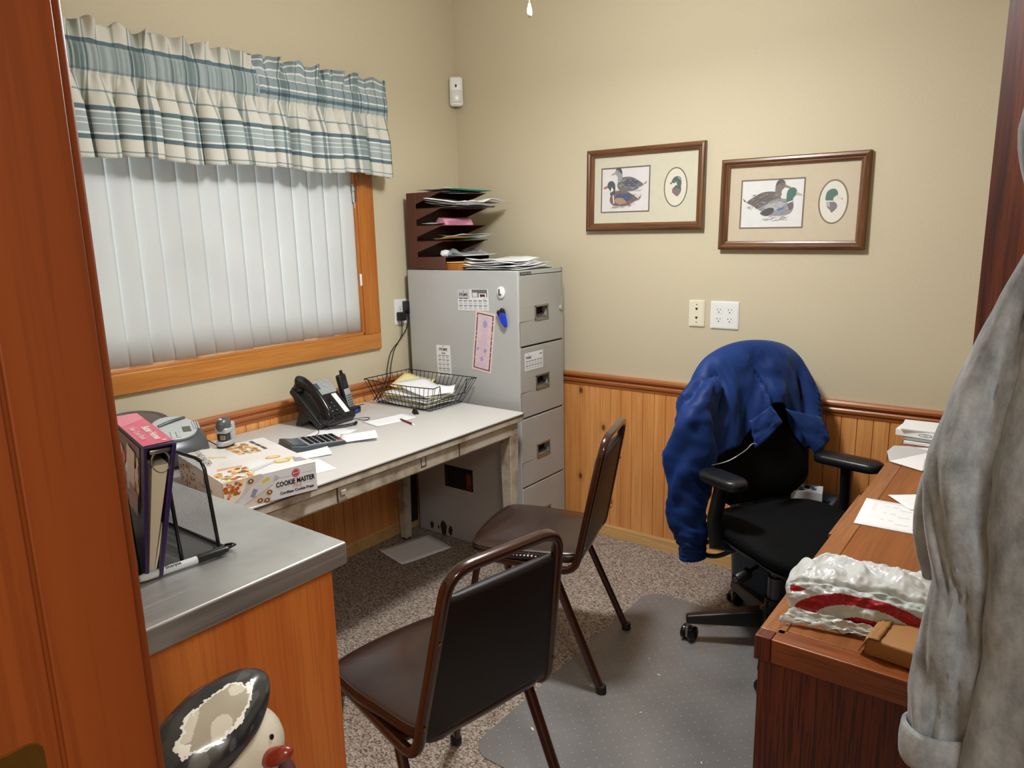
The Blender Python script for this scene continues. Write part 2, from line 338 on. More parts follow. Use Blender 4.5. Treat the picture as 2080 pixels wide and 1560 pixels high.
# ------------------------------------------------------------------ mesh helpers
class MB:
    """collects faces; each face has a material slot and a colour"""
    def __init__(s, M=None):
        s.v = []; s.f = []; s.mi = []; s.c = []; s.uv = []; s.M = M or Matrix(); s.k = 0; s.col = (1, 1, 1, 1); s.hasuv = False
    def P(s, pts):
        i = len(s.v); s.v += [tuple(s.M @ Vector(p)) for p in pts]; return i
    def F(s, idx, uv=None):
        s.f.append(tuple(idx)); s.mi.append(s.k); s.c.append(s.col); s.uv.append(uv)
        if uv: s.hasuv = True
    def box(s, x0, x1, y0, y1, z0, z1):
        i = s.P([(x0, y0, z0), (x1, y0, z0), (x1, y1, z0), (x0, y1, z0), (x0, y0, z1), (x1, y0, z1), (x1, y1, z1), (x0, y1, z1)])
        for a in ((0, 3, 2, 1), (4, 5, 6, 7), (0, 1, 5, 4), (1, 2, 6, 5), (2, 3, 7, 6), (3, 0, 4, 7)): s.F([i + q for q in a])
        return s
    def rbox(s, x0, x1, y0, y1, z0, z1, r=.005, seg=2):
        bm = bmesh.new(); bmesh.ops.create_cube(bm, size=1)
        for v in bm.verts: v.co = ((x0 + x1) / 2 + v.co.x * (x1 - x0), (y0 + y1) / 2 + v.co.y * (y1 - y0), (z0 + z1) / 2 + v.co.z * (z1 - z0))
        r = min(r, .49 * min(abs(x1 - x0), abs(y1 - y0), abs(z1 - z0)))
        bmesh.ops.bevel(bm, geom=bm.edges[:], offset=r, segments=seg, profile=.5, affect='EDGES')
        s.bm(bm); return s
    def bm(s, bm):
        bm.verts.index_update(); i = s.P([v.co for v in bm.verts])
        for f in bm.faces: s.F([i + v.index for v in f.verts])
        bm.free(); return s
    def poly(s, pts, col=None):
        if col is not None: s.col = hexc(col)
        i = s.P(pts); s.F(range(i, i + len(pts))); return s
    def prism(s, p2, z0, z1, ax='z'):
        """outline extruded along an axis: z takes (x,y), x takes (y,z), y takes (x,z)"""
        f = {'z': lambda a, b, c: (a, b, c), 'x': lambda a, b, c: (c, a, b), 'y': lambda a, b, c: (a, c, b)}[ax]
        n = len(p2); i = s.P([f(a, b, z0) for a, b in p2] + [f(a, b, z1) for a, b in p2])
        s.F([i + k for k in range(n)][::-1]); s.F([i + n + k for k in range(n)])
        for k in range(n): s.F((i + k, i + (k + 1) % n, i + n + (k + 1) % n, i + n + k))
        return s
    def sweep(s, path, prof, closed=False, caps=True, up=None, scale=None):
        """profile [(a,b)] carried along a path; a lies across, b along the up side"""
        path = [Vector(p) for p in path]; n = len(path); m = len(prof); t0 = None
        tang = []
        for k in range(n):
            a = path[(k - 1) % n] if closed or k else path[k]; b_ = path[(k + 1) % n] if closed or k < n - 1 else path[k]
            tang.append((b_ - a).normalized())
        u = Vector(up) if up else (Vector((0, 0, 1)) if abs(tang[0].z) < .9 else Vector((1, 0, 0)))
        base = len(s.v); pts = []
        for k in range(n):
            t = tang[k]; u = (u - t * u.dot(t)).normalized(); r = t.cross(u)
            # keep the width through a bend
            q = 1.0
            sc = scale[k] if scale else 1.0
            for a, b_ in prof: pts.append(path[k] + r * a * sc * q + u * b_ * sc)
        i = s.P(pts)
        for k in range(n if closed else n - 1):
            for j in range(m):
                a = i + k * m; b_ = i + ((k + 1) % n) * m
                s.F((a + j, a + (j + 1) % m, b_ + (j + 1) % m, b_ + j))
        if caps and not closed:
            s.F([i + j for j in range(m)][::-1]); s.F([i + (n - 1) * m + j for j in range(m)])
        return s
    def tube(s, path, r, n=8, closed=False, caps=True, scale=None, up=None, e=1.0):
        return s.sweep(path, [(r * math.cos(2 * PI * j / n), r * e * math.sin(2 * PI * j / n)) for j in range(n)], closed, caps, up, scale)
    def lathe(s, prof, n=20, c=(0, 0, 0), ax='z'):
        f = {'z': lambda a, b, h: (c[0] + a, c[1] + b, c[2] + h), 'x': lambda a, b, h: (c[0] + h, c[1] + a, c[2] + b), 'y': lambda a, b, h: (c[0] + b, c[1] + h, c[2] + a)}[ax]
        i = s.P([f(r * math.cos(2 * PI * j / n), r * math.sin(2 * PI * j / n), z) for r, z in prof for j in range(n)])
        for k in range(len(prof) - 1):
            for j in range(n): s.F((i + k * n + j, i + k * n + (j + 1) % n, i + (k + 1) * n + (j + 1) % n, i + (k + 1) * n + j))
        if prof[0][0] > 1e-5: s.F([i + j for j in range(n)][::-1])
        if prof[-1][0] > 1e-5: s.F([i + (len(prof) - 1) * n + j for j in range(n)])
        return s
    def grid(s, fn, nu, nv, uvf=None, cf=None, closeu=False):
        i = s.P([fn(a / nu, b / nv) for b in range(nv + 1) for a in range(nu + (0 if closeu else 1))])
        W = nu + (0 if closeu else 1)
        for b in range(nv):
            for a in range(nu):
                a1 = (a + 1) % W
                if cf: s.col = cf((a + .5) / nu, (b + .5) / nv)
                s.F((i + b * W + a, i + b * W + a1, i + (b + 1) * W + a1, i + (b + 1) * W + a),
                    [uvf(x / nu, y / nv) for x, y in ((a, b), (a + 1, b), (a + 1, b + 1), (a, b + 1))] if uvf else None)
        return s
    def ball(s, c, r, nu=20, nv=12, cf=None):
        rx, ry, rz = (r, r, r) if not hasattr(r, '__len__') else r
        return s.grid(lambda u, v: (c[0] + rx * math.cos(2 * PI * u) * math.sin(PI * v), c[1] + ry * math.sin(2 * PI * u) * math.sin(PI * v), c[2] + rz * math.cos(PI * v)), nu, nv, None, cf, True)

def obj(name, mb, mats, parent=None, smooth=None, bevel=0, solid=0, sub=0, loc=None, rot=None, seg=2):
    me = bpy.data.meshes.new(name)
    me.from_pydata(mb.v, [], mb.f); me.validate(clean_customdata=False) if False else None
    if not isinstance(mats, (list, tuple)): mats = [mats]
    for m_ in mats: me.materials.append(m_)
    me.polygons.foreach_set('material_index', mb.mi)
    if any(c != (1, 1, 1, 1) for c in mb.c):
        ca = me.color_attributes.new('Col', 'FLOAT_COLOR', 'CORNER'); buf = []
        for f, c in zip(mb.f, mb.c): buf += list(c) * len(f)
        ca.data.foreach_set('color', buf)
    if mb.hasuv:
        ul = me.uv_layers.new(name='UVMap'); buf = []
        for f, u in zip(mb.f, mb.uv):
            for j in range(len(f)): buf += list(u[j]) if u else [0, 0]
        ul.data.foreach_set('uv', buf)
    bm = bmesh.new(); bm.from_mesh(me)
    bmesh.ops.remove_doubles(bm, verts=bm.verts, dist=1e-6)
    if not getattr(mb, 'open', False): bmesh.ops.recalc_face_normals(bm, faces=bm.faces)
    bm.to_mesh(me); bm.free(); me.update()
    o = bpy.data.objects.new(name, me); COL.objects.link(o)
    if parent: o.parent = parent
    if loc: o.location = loc
    if rot: o.rotation_euler = rot
    if solid:
        md = o.modifiers.new('thickness', 'SOLIDIFY'); md.thickness = solid; md.offset = 0
    if bevel:
        md = o.modifiers.new('bevel', 'BEVEL'); md.width = bevel; md.segments = seg; md.limit_method = 'ANGLE'; md.angle_limit = R(40)
    if sub:
        md = o.modifiers.new('sub', 'SUBSURF'); md.levels = sub; md.render_levels = sub
    if smooth is None: smooth = 40 if (bevel or sub) else 0
    if smooth:
        for p in me.polygons: p.use_smooth = True
        try:
            if not sub: me.set_sharp_from_angle(angle=R(smooth))
        except Exception: pass
    return o
def tag(o, label, cat, group=None):
    o['label'] = label; o['category'] = cat
    if group: o['group'] = group
    return o
def thing(name, label, cat, loc=(0, 0, 0), rz=0, group=None, rot=None):
    o = bpy.data.objects.new(name, None); COL.objects.link(o); o.empty_display_size = .05
    o.location = loc; o.rotation_euler = rot or (0, 0, rz)
    return tag(o, label, cat, group)
def struct(name, mb, mats, parent=None, **kw):
    o = obj(name, mb, mats, parent, **kw)
    if not parent: o['kind'] = 'structure'
    return o
FONTC = {}
def text_geo(s, size=.02, align='CENTER', bold=0, shear=0):
    cu = bpy.data.curves.new('t', 'FONT'); cu.body = s; cu.size = size; cu.align_x = align; cu.align_y = 'CENTER'; cu.offset = bold; cu.shear = shear
    cu.resolution_u = 2
    o = bpy.data.objects.new('t', cu); COL.objects.link(o)
    dg = bpy.context.evaluated_depsgraph_get(); me = bpy.data.meshes.new_from_object(o.evaluated_get(dg))
    r = ([tuple(v.co) for v in me.vertices], [tuple(p.vertices) for p in me.polygons])
    bpy.data.objects.remove(o); bpy.data.meshes.remove(me); bpy.data.curves.remove(cu)
    return r
def add_text(mb, s, M, size, col='#111111', align='CENTER', bold=0, shear=0):
    v, f = text_geo(s, size, align, bold, shear)
    old = mb.M; mb.M = old @ M; i = mb.P(v); mb.col = hexc(col)
    for q in f: mb.F([i + k for k in q])
    mb.M = old
def frame(o, x, y):
    """matrix with origin o, x axis along x, y axis along y (flat artwork lies in it)"""
    x = Vector(x).normalized(); y = Vector(y); y = (y - x * y.dot(x)).normalized(); z = x.cross(y)
    return Matrix(((x.x, y.x, z.x, o[0]), (x.y, y.y, z.y, o[1]), (x.z, y.z, z.z, o[2]), (0, 0, 0, 1)))
def arc(c, r, a0, a1, n=8):
    return [(c[0] + r * math.cos(R(a0 + (a1 - a0) * k / n)), c[1] + r * math.sin(R(a0 + (a1 - a0) * k / n))) for k in range(n + 1)]
def rrect(x0, x1, y0, y1, r, n=4):
    return arc((x1 - r, y1 - r), r, 0, 90, n) + arc((x0 + r, y1 - r), r, 90, 180, n) + arc((x0 + r, y0 + r), r, 180, 270, n) + arc((x1 - r, y0 + r), r, 270, 360, n)
def smoothpath(pts, n=6, closed=False):
    """Catmull-Rom through the points"""
    P = [Vector(p) for p in pts]; out = []; L = len(P)
    g = lambda i: P[i % L] if closed else P[max(0, min(L - 1, i))]
    for i in range(L if closed else L - 1):
        a, b_, c, d = g(i - 1), g(i), g(i + 1), g(i + 2)
        for k in range(n):
            t = k / n; out.append(.5 * ((2 * b_) + (c - a) * t + (2 * a - 5 * b_ + 4 * c - d) * t * t + (-a + 3 * b_ - 3 * c + d) * t ** 3))
    if not closed: out.append(P[-1])
    return out
def lerp(a, b_, t): return a + (b_ - a) * t
def interp(tab, t):
    for (a, va), (b_, vb) in zip(tab, tab[1:]):
        if t <= b_: return va + (vb - va) * max(0, (t - a)) / (b_ - a + 1e-9)
    return tab[-1][1]
def nz(x, y, z=0, s=1): return noise.noise(Vector((x * s, y * s, z * s)))

# ------------------------------------------------------------------ room shell
RX, CH = 3.12, 2.70            # right wall, ceiling height
DY0, DY1 = -2.652, -2.78       # room side and hall side of the door wall
DX0, DX1, DH = 1.86, 2.99, 2.06
HY = -5.0                      # end of the hallway
WY0, WY1, WZ0, WZ1 = -2.30, -.712, 1.034, 2.03   # window opening
mb = MB().box(-.3, 4.2, HY - .1, .12, -.1, 0); struct('floor', mb, MATS['carpet'])
mb = MB().box(-.3, 4.2, HY - .1, .12, CH, CH + .1); struct('ceiling', mb, ceil_m)
mb = MB().box(-.14, RX + .12, 0, .12, 0, CH); struct('wall_back', mb, MATS['wallpaper'])
mb = MB()
for a in ((-.14, 0, WY1, 0, 0, CH), (-.14, 0, DY1, WY0, 0, CH), (-.14, 0, WY0, WY1, 0, WZ0), (-.14, 0, WY0, WY1, WZ1, CH)): mb.box(*a)
struct('wall_left', mb, MATS['wallpaper'])
mb = MB().box(RX, RX + .12, DY0, 0, 0, CH); struct('wall_right', mb, MATS['wallpaper'])
mb = MB().box(0, DX0 - .02, DY1, DY0, 0, CH).box(DX1 + .02, RX + .12, DY1, DY0, 0, CH).box(DX0 - .02, DX1 + .02, DY1, DY0, DH + .02, CH)
struct('wall_front', mb, MATS['wallpaper'])
mb = MB().box(-.14, 4.2, HY - .1, HY, 0, CH).box(-.14, -.02, HY, DY1, 0, CH).box(4.1, 4.2, HY, DY1, 0, CH).box(RX + .12, 4.2, DY1, DY1 + .1, 0, CH)
struct('wall_hallway', mb, hall_m)

# beadboard wainscot: boards with a groove between them
def beadboard(length, z0, z1, pitch=.057):
    prof = []; x = 0
    while x < length:
        prof += [(x, .004), (x + .002, .010), (min(x + pitch - .002, length), .010), (min(x + pitch, length), .004)]; x += pitch
    return prof
def board_mesh(axis, length, z0, z1, off=0):
    mb = MB(); pr = beadboard(length, z0, z1); pts = []
    f = (lambda a, d, z: (off + a, -d, z)) if axis == 'x' else (lambda a, d, z: (d, -(off + a), z))
    i = mb.P([f(a, d, z) for z in (z0, z1) for a, d in pr]); n = len(pr)
    for k in range(n - 1): mb.F((i + k, i + k + 1, i + n + k + 1, i + n + k))
    return mb
struct('trim_1', board_mesh('x', RX, .05, .78), pine_z)
struct('trim_2', board_mesh('y', -DY0, .05, .78), pine_z)
rp = [(0, .750), (.012, .750), (.014, .762), (.020, .768), (.022, .778), (.018, .784), (.020, .790), (.029, .797), (.030, .806), (.026, .8134), (0, .8134)]
struct('trim_3', MB().prism([(-a, z) for a, z in rp], .03, RX, 'x'), rail_x, smooth=30)
mb = MB(); mb.prism([(a, z) for a, z in rp], DY0, 0, 'y'); struct('trim_4', mb, rail_y, smooth=30)
bp_ = [(0, 0), (.014, 0), (.014, .052), (.010, .0627), (0, .0627)]
struct('baseboard_back', MB().prism([(-a, z) for a, z in bp_], 0, RX, 'x'), base_x)
struct('baseboard_left', MB().prism([(a, z) for a, z in bp_], DY0, 0, 'y'), base_x)
# door casing and jamb
mb = MB().box(DX0 - .02, DX0, -3.02, -2.6637, 0, DH + .02)
struct('trim_5', mb, jamb_w, bevel=.004)
mb = MB().box(DX0, DX0 + .006, -2.7430, -2.6637, 0, DH).box(DX0, DX0 + .0035, -3.02, -2.7465, 0, DH); struct('trim_6', mb, jamb_w, bevel=.002)
mb = MB().box(DX0 - .02 - .07, DX0 - .018, -2.672, -2.645, 0, DH + .09)
struct('trim_7', mb, jamb_w, bevel=.004)
mb = MB().box(DX1, DX1 + .02, DY1, DY0 + .01, 0, DH + .02).box(DX0 - .02, DX1 + .02, DY1, DY0 + .01, DH, DH + .02)
struct('trim_8', mb, jamb_w, bevel=.003)
# strike plate on the jamb
sp_ = thing('strike_plate', 'dull brass strike plate screwed to the orange-brown door jamb at lower left', 'strike plate', (DX0 + .0036, -2.784, .992))
mb = MB().prism(rrect(-.045, .028, -.07, .05, .014), 0, .0016, 'z'); 
M_ = Matrix(((0, 0, 1, 0), (1, 0, 0, 0), (0, 1, 0, 0), (0, 0, 0, 1)))
q = MB(M_); q.prism(rrect(-.045, .024, -.07, .038, .014), 0, .0016); obj('plate', q, brass, sp_, bevel=.0004)
q = MB(M_); q.lathe([(0, .0016), (.005, .0018), (.0045, .0022), (0, .0012)], 14, (-.004, .018, 0)); obj('screw', q, dark_slot, sp_)

# window -----------------------------------------------------------------
win = bpy.data.objects.new('window_1', None); COL.objects.link(win); win['kind'] = 'structure'
cx = .018; a0, a1, z0, z1 = WY0 - .095, WY1 + .094, WZ0 - .074, WZ1 + .07
mb = MB(); mb.box(0, cx, a0, a1, z0, WZ0); mb.box(0, cx, a0, a1, WZ1, z1); obj('window_casing', mb, oak_y, win, bevel=.003)
mb = MB(); mb.box(0, cx, WY1, a1, WZ0, WZ1); mb.box(0, cx, a0, WY0, WZ0, WZ1); obj('window_casing', mb, oak_z, win, bevel=.003)
mb = MB(); mb.box(-.14, .012, WY1 - .012, WY1 + .001, WZ0, WZ1); mb.box(-.14, .012, WY0 - .001, WY0 + .012, WZ0, WZ1); mb.box(-.06, -.045, WY1 - .03, WY1, WZ0, WZ1)
obj('window_jamb', mb, oak_z, win, bevel=.002)
mb = MB(); mb.box(-.14, .012, WY0, WY1, WZ0 - .001, WZ0 + .012); mb.box(-.14, .012, WY0, WY1, WZ1 - .012, WZ1 + .001); obj('window_sill', mb, oak_y, win, bevel=.002)
mb = MB()
for a in ((WY0, WY0 + .05), (WY1 - .05, WY1), (-1.53, -1.48)): mb.box(-.125, -.085, a[0], a[1], WZ0 + .01, WZ1 - .01)
mb.box(-.125, -.085, WY0, WY1, WZ0 + .01, WZ0 + .06).box(-.125, -.085, WY0, WY1, WZ1 - .06, WZ1 - .01); obj('window_sash', mb, white_pl, win)
obj('window_pane', MB().box(-.108, -.104, WY0 + .04, WY1 - .04, WZ0 + .05, WZ1 - .05), glass_m, win)

# vertical blinds
bl = thing('vertical_blind', 'off-white vertical slat blind closed across the window', 'blind', (-.012, -1.5, WZ1))
random.seed(3)
k = 0; y = -.757
head = MB().rbox(-.03, .015, WY0 + .02 + 1.5, WY1 - .015 + 1.5, -.045, -.012, .003); obj('head_rail', head, white_pl, bl)
while y > WY0 + .04:
    ang = R(90 - 9 + random.uniform(-3, 3)); wd = .0412
    if k in (0,): ang = R(90 - 14)
    dz = random.uniform(-.003, .003)
    def fn(u, v, ang=ang, y=y, dz=dz, k=k):
        a = (u - .5) * 2 * wd; bow = .0022 * (1 - (2 * u - 1) ** 2)
        tw = ang + R(3) * (v - .5) * math.sin(k * 2.1)
        sx_, sy_ = math.cos(tw), math.sin(tw)
        return (a * sx_ + bow * sy_, (y + 1.5) + a * sy_ - bow * sx_, lerp(-.03, WZ0 + .016 + dz - WZ1, v))
    s_ = obj('slat', MB().grid(fn, 6, 8), blind_m, bl, smooth=60, solid=.0012)
    y -= .0818; k += 1

# curtain rod and gathered valances --------------------------------------------------
def valance(name, y_r, y_l, mat, label, seed, wrap):
    rnd = random.Random(seed)
    L = y_r - y_l; X0 = .092; top, bot = 2.148, 1.745
    ph = [rnd.uniform(0, 6.28) for _ in range(12)]
    # irregular fold phase
    knots = [0]; 
    while knots[-1] < L + .3: knots.append(knots[-1] + rnd.uniform(.055, .105))
    def fold(s):
        for a, b_ in zip(knots, knots[1:]):
            if s <= b_:
                t = (s - a) / (b_ - a); return -math.cos(2 * PI * t), t, b_ - a
        return 0, 0, .08
    def path(s):
        """s metres along the rod from the right end"""
        if wrap and s < .0: pass
        r = .075
        if wrap:
            if s < .06: return (.02 + s / .06 * (X0 - .02 - .02), y_r), (0, 1)
            if s < .09:
                t = (s - .06) / .03 * PI / 2; return (X0 - .02 + .02 * math.sin(t), y_r - .02 * (1 - math.cos(t))), (math.sin(t), math.cos(t))
            return (X0, y_r - .02 - (s - .09)), (1, 0)
        return (X0 + .003, y_r - s), (1, 0)
    T = L + (.07 if wrap else 0)
    def fn(u, v):
        s = u * T; (px, py), (nx, ny) = path(s)
        f, t, wdt = fold(s)
        z = top - (top - bot) * v
        if v < .165:   # standing header ruffle
            k_ = (.165 - v) / .165
            o = .020 * k_ * f + .010 * k_ * math.sin(s * 130 + ph[0] + 2 * math.sin(s * 31)) + .004
            z += .007 * k_ * math.sin(s * 62 + ph[1]) + .004 * k_ * math.sin(s * 141)
        elif v < .37:  # rod pocket
            o = .008 + .0034 * math.sin(s * 300 + 3 * math.sin(s * 40) + 2 * v) + .006 * math.sin((v - .165) / .205 * PI)
        else:
            k_ = (v - .37) / .63; e = min(1, k_ * 2.6)
            f2 = math.copysign(abs(f) ** .6, f); o = .002 + e * (.026 * f2 + .005 * math.sin(s * 60 + ph[2])) + (1 - e) * .006 * math.sin(s * 210 + ph[3]) + .016 * k_
            sway = .012 * k_ * math.sin(s * 11 + ph[4])
            if ny == 0: py += sway + .017 * e * math.sin(2 * PI * t)
            z -= .006 * k_ * math.sin(s * 17 + ph[5]) + (.004 * f * k_)
        if wrap and s < .09: o *= .5
        return (px + nx * o, py + ny * o * .6, z)
    m_ = MB().grid(fn, int(T / .0042), 44, lambda u, v: (u * T * 2.3 / .42, v))
    m_.open = True
    o = obj(name, m_, mat, smooth=70, solid=.0012)
    return tag(o, label, 'valance', 'gathered valances over the window')
valance('valance', -.565, -1.252, plaid_b, 'blue-grey and cream plaid gathered valance, right half with striped rod pocket', 5, True)
valance('valance', -1.235, -2.42, plaid_a, 'blue-grey and cream plaid gathered valance, left half with plain blue rod pocket', 9, False)
rod = MB().tube([(.005, -.585, 2.05), (.05, -.585, 2.05), (.082, -.60, 2.05), (.092, -.63, 2.05), (.092, -2.40, 2.05), (.005, -2.42, 2.05)], .007, 8)
tag(obj('curtain_rod', rod, white_pl, smooth=60), 'white curtain rod carrying the plaid valances', 'curtain rod')

# cord cleat with keys-like tag on the window jamb
kt = thing('window_latch', 'small metal latch tag hanging on the right window jamb', 'latch', (.0, -.722, 1.66))
q = MB(); q.rbox(.004, .012, -.010, .008, -.03, .05, .003); q.rbox(.006, .010, -.004, .014, -.055, -.02, .002); obj('plate', q, silver_pl, kt)
q = MB(); q.tube([(.012 + .0, .009 * math.cos(a * PI / 6) - .006, .03 + .013 * math.sin(a * PI / 6)) for a in range(12)], .0012, 6, True); obj('ring', q, chrome, kt, smooth=60)
q = MB(); q.tube([(.008, .002, -.05), (.006, .004, -.2), (.008, .005, -.36)], .0012, 6); obj('cord', q, paper2, kt)
q = MB(); q.rbox(.002, .014, -.001, .012, -.40, -.345, .003); obj('cord_tassel', q, white_pl, kt)

# corner motion sensor -----------------------------------------------------
ms = thing('motion_sensor', 'white motion sensor mounted in the upper room corner', 'motion sensor', (.028, -.028, 2.185), R(-45) + PI / 2)
ms.rotation_euler = (0, 0, R(45))
# local -y looks into the room
q = MB(); q.rbox(-.033, .033, -.030, .012, -.070, .070, .012, 4); obj('housing', q, white_pl, ms, smooth=50)
q = MB(); q.rbox(-.026, .026, -.034, -.028, -.055, .005, .003); obj('lens', q, plain('milky_lens', '#d6d9d6', .3), ms, smooth=50)
q = MB(); q.rbox(-.006, .002, -.0325, -.029, .018, .032, .002); obj('indicator_window', q, dark_slot, ms)

# wall plates -------------------------------------------------------------
def duplex(mb, cx_, cz_, M):
    """one receptacle face: rounded body with slots"""
    old = mb.M; mb.M = old @ M
    mb.k = 0; mb.lathe([(.0168, 0), (.0168, .0016), (0, .0018)], 20, (cx_, cz_, 0))
    mb.k = 1
    mb.box(cx_ - .0075, cx_ - .0055, cz_ + .000, cz_ + .0085, .0015, .0022); mb.box(cx_ + .0055, cx_ + .0075, cz_ + .001, cz_ + .0075, .0015, .0022)
    mb.lathe([(.0026, .0015), (.0026, .0022)], 10, (cx_, cz_ - .007, 0))
    mb.M = old
BW = Matrix(((1, 0, 0, 0), (0, 0, -1, 0), (0, 1, 0, 0), (0, 0, 0, 1)))     # plate plane on the back wall, facing -y
LW = Matrix(((0, 0, 1, 0), (1, 0, 0, 0), (0, 1, 0, 0), (0, 0, 0, 1)))      # plate plane on the left wall, facing +x
def plate(mb, w, h, col=0):
    mb.k = col; mb.prism(rrect(-w / 2, w / 2, -h / 2, h / 2, .004), 0, .004); mb.prism(rrect(-w / 2 + .004, w / 2 - .004, -h / 2 + .004, h / 2 - .004, .003), .004, .0062)
po = thing('power_outlet', 'white four-socket power outlet plate on the back wall right of the phone jack', 'outlet', (1.4515, -.0005, 1.122))
q = MB(BW); plate(q, .122, .116); obj('cover_plate', q, white_pl, po)
for sx_ in (-1, 1):
    for sz_ in (-1, 1):
        q = MB(BW @ Matrix.Translation((0, 0, .0055))); duplex(q, sx_ * .0235, sz_ * .0195, Matrix()); obj('socket', q, [white_pl, dark_slot], po)
pj = thing('phone_jack_plate', 'narrow almond phone jack plate with two heart-shaped ports on the back wall', 'wall plate', (1.329, -.0005, 1.1245))
q = MB(BW); plate(q, .070, .114); obj('cover_plate', q, almond, pj)
for dz in (.019, -.019):
    q = MB(BW); q.prism([(-.0055, dz + .004), (-.003, dz + .0062), (0, dz + .0045), (.003, dz + .0062), (.0055, dz + .004), (.005, dz), (0, dz - .006), (-.005, dz)], .006, .0068); obj('port', q, dark_slot, pj)
for dz in (.038, -.038):
    q = MB(BW); q.lathe([(.0026, .0062), (.002, .0072), (0, .0072)], 10, (0, dz, 0)); obj('screw', q, dark_slot, pj)
lo = thing('power_outlet', 'white power outlet plate on the left wall beside the grey filing cabinet', 'outlet', (.0005, -.452, 1.118))
q = MB(LW); plate(q, .116, .122); obj('cover_plate', q, white_pl, lo)
for sx_ in (-1, 1):
    for sz_ in (-1, 1):
        q = MB(LW @ Matrix.Translation((0, 0, .0055))); duplex(q, sx_ * .0235, sz_ * .0195, Matrix()); obj('socket', q, [white_pl, dark_slot], lo)
for nm, (y_, z_, w_, h_, d_), lb, end in (('power_adapter', (-.488, 1.098, .034, .042, .034), 'black power adapter plugged into the lower left socket beside the cabinet', (.03, -.62, .80)),
                                   ('power_adapter', (-.447, 1.138, .030, .062, .045), 'black power adapter plugged in higher, half hidden by the filing cabinet edge', (.035, -.60, .80))):
    a = thing(nm, lb, 'power adapter', (.008, y_, z_), 0, 'black adapters in the left wall outlet')
    q = MB(); q.rbox(0, d_, -w_ / 2, w_ / 2, -h_ / 2, h_ / 2, .004); obj('housing', q, black_pl, a, smooth=40)
    e = Vector(end) - Vector((.008, y_, z_))
    q = MB(); q.tube(smoothpath([(d_ * .5, 0, -h_ / 2 + .002), (d_ * .5, 0, -h_ / 2 - .02), (.02, -.012, -.10), (.008, e.y * .55, e.z * .55), (.012, e.y * .8, e.z * .8), (e.x, e.y, e.z), (e.x, e.y - .06, e.z - .055), (e.x + .02, e.y - .1, e.z - .072)], 5), .0022, 6)
    obj('cord', q, black_pl, a, smooth=60)

# framed duck prints -------------------------------------------------------
def ell(cx_, cz_, rx, rz, n=28, a0=0, a1=360): return [(cx_ + rx * math.cos(R(a0 + (a1 - a0) * k / n)), cz_ + rz * math.sin(R(a0 + (a1 - a0) * k / n))) for k in range(n if a1 - a0 == 360 else n + 1)]
def picture(nm, label, x0, x1, ztl, ztr, zbl, zbr, matcol, art, linercol):
    W = x1 - x0; H = ((ztl - zbl) + (ztr - zbr)) / 2; cx_ = (x0 + x1) / 2; cz_ = (ztl + ztr + zbl + zbr) / 4
    t = thing(nm, label, 'framed picture', (cx_, -.001, cz_), 0, 'framed duck prints on the back wall')
    t.rotation_euler = (R(-1.2), math.atan2((ztl - ztr + zbl - zbr) / 2, W), 0)
    fw = .034; w2, h2 = W / 2, H / 2
    prof = [(0, 0), (0, .022), (.004, .026), (.012, .0275), (.018, .024), (.020, .019), (.024, .019), (.026, .016), (.032, .014), (.034, .010), (.034, .004)]
    # four mitred mouldings
    for side, mt in (('t', frame_wx), ('b', frame_wx), ('l', frame_w), ('r', frame_w)):
        q = MB(BW); pts = []
        for a, d in prof:
            c = {'t': ((-w2 + a, h2 - a, d), (w2 - a, h2 - a, d)), 'b': ((w2 - a, -h2 + a, d), (-w2 + a, -h2 + a, d)), 'l': ((-w2 + a, -h2 + a, d), (-w2 + a, h2 - a, d)), 'r': ((w2 - a, h2 - a, d), (w2 - a, -h2 + a, d))}[side]
            pts.append(c)
        i = q.P([p[0] for p in pts] + [p[1] for p in pts]); n = len(pts)
        for k in range(n - 1): q.F((i + k, i + k + 1, i + n + k + 1, i + n + k))
        q.open = True
        obj('frame_moulding', q, mt, t, smooth=30)
    q = MB(BW); q.col = hexc(matcol); q.box(-w2 + .03, w2 - .03, -h2 + .03, h2 - .03, .002, .006); obj('mat_board', q, print_m, t)
    q = MB(BW); art(q, w2, h2); q.open = True; obj('duck_print', q, print_m, t)
    q = MB(BW); q.box(-w2 + .032, w2 - .032, -h2 + .032, h2 - .032, .0105, .0115); obj('glass', q, pglass, t)
def layer(q, pts, z, col):
    q.poly([(a, b_, .006 + z * .0002) for a, b_ in pts], col)
def strokes(q, rnd, n, x0, x1, z0, z1, cols, L, wd, ang, zz=9):
    for _ in range(n):
        x, z = rnd.uniform(x0, x1), rnd.uniform(z0, z1); a = R(ang + rnd.uniform(-14, 14)); l = rnd.uniform(.4, 1) * L; w_ = wd * rnd.uniform(.5, 1)
        dx, dz = math.cos(a), math.sin(a)
        layer(q, [(x - dx * l, z - dz * l), (x - dz * w_, z + dx * w_), (x + dx * l, z + dz * l), (x + dz * w_, z - dx * w_)], zz, rnd.choice(cols))
def T_(pts, ox, oz, s, fl=1): return [(ox + fl * a * s, oz + b_ * s) for a, b_ in pts]
def sm2(pts, n=4): return [(p.x, p.y) for p in smoothpath([(a, b_, 0) for a, b_ in pts], n, True)]
BODY = [(-1.0, -.10), (-.72, .12), (-.30, .34), (.10, .40), (.50, .34), (.70, .10), (.74, -.15), (.55, -.38), (.1, -.46), (-.4, -.42), (-.75, -.25)]
HEAD = [(.42, .25), (.40, .52), (.44, .78), (.58, .92), (.76, .92), (.88, .80), (.90, .62), (.80, .50), (.72, .38), (.72, .18), (.55, .12)]
BILL = [(.87, .72), (1.02, .64), (1.16, .58), (1.15, .52), (1.0, .53), (.86, .58)]
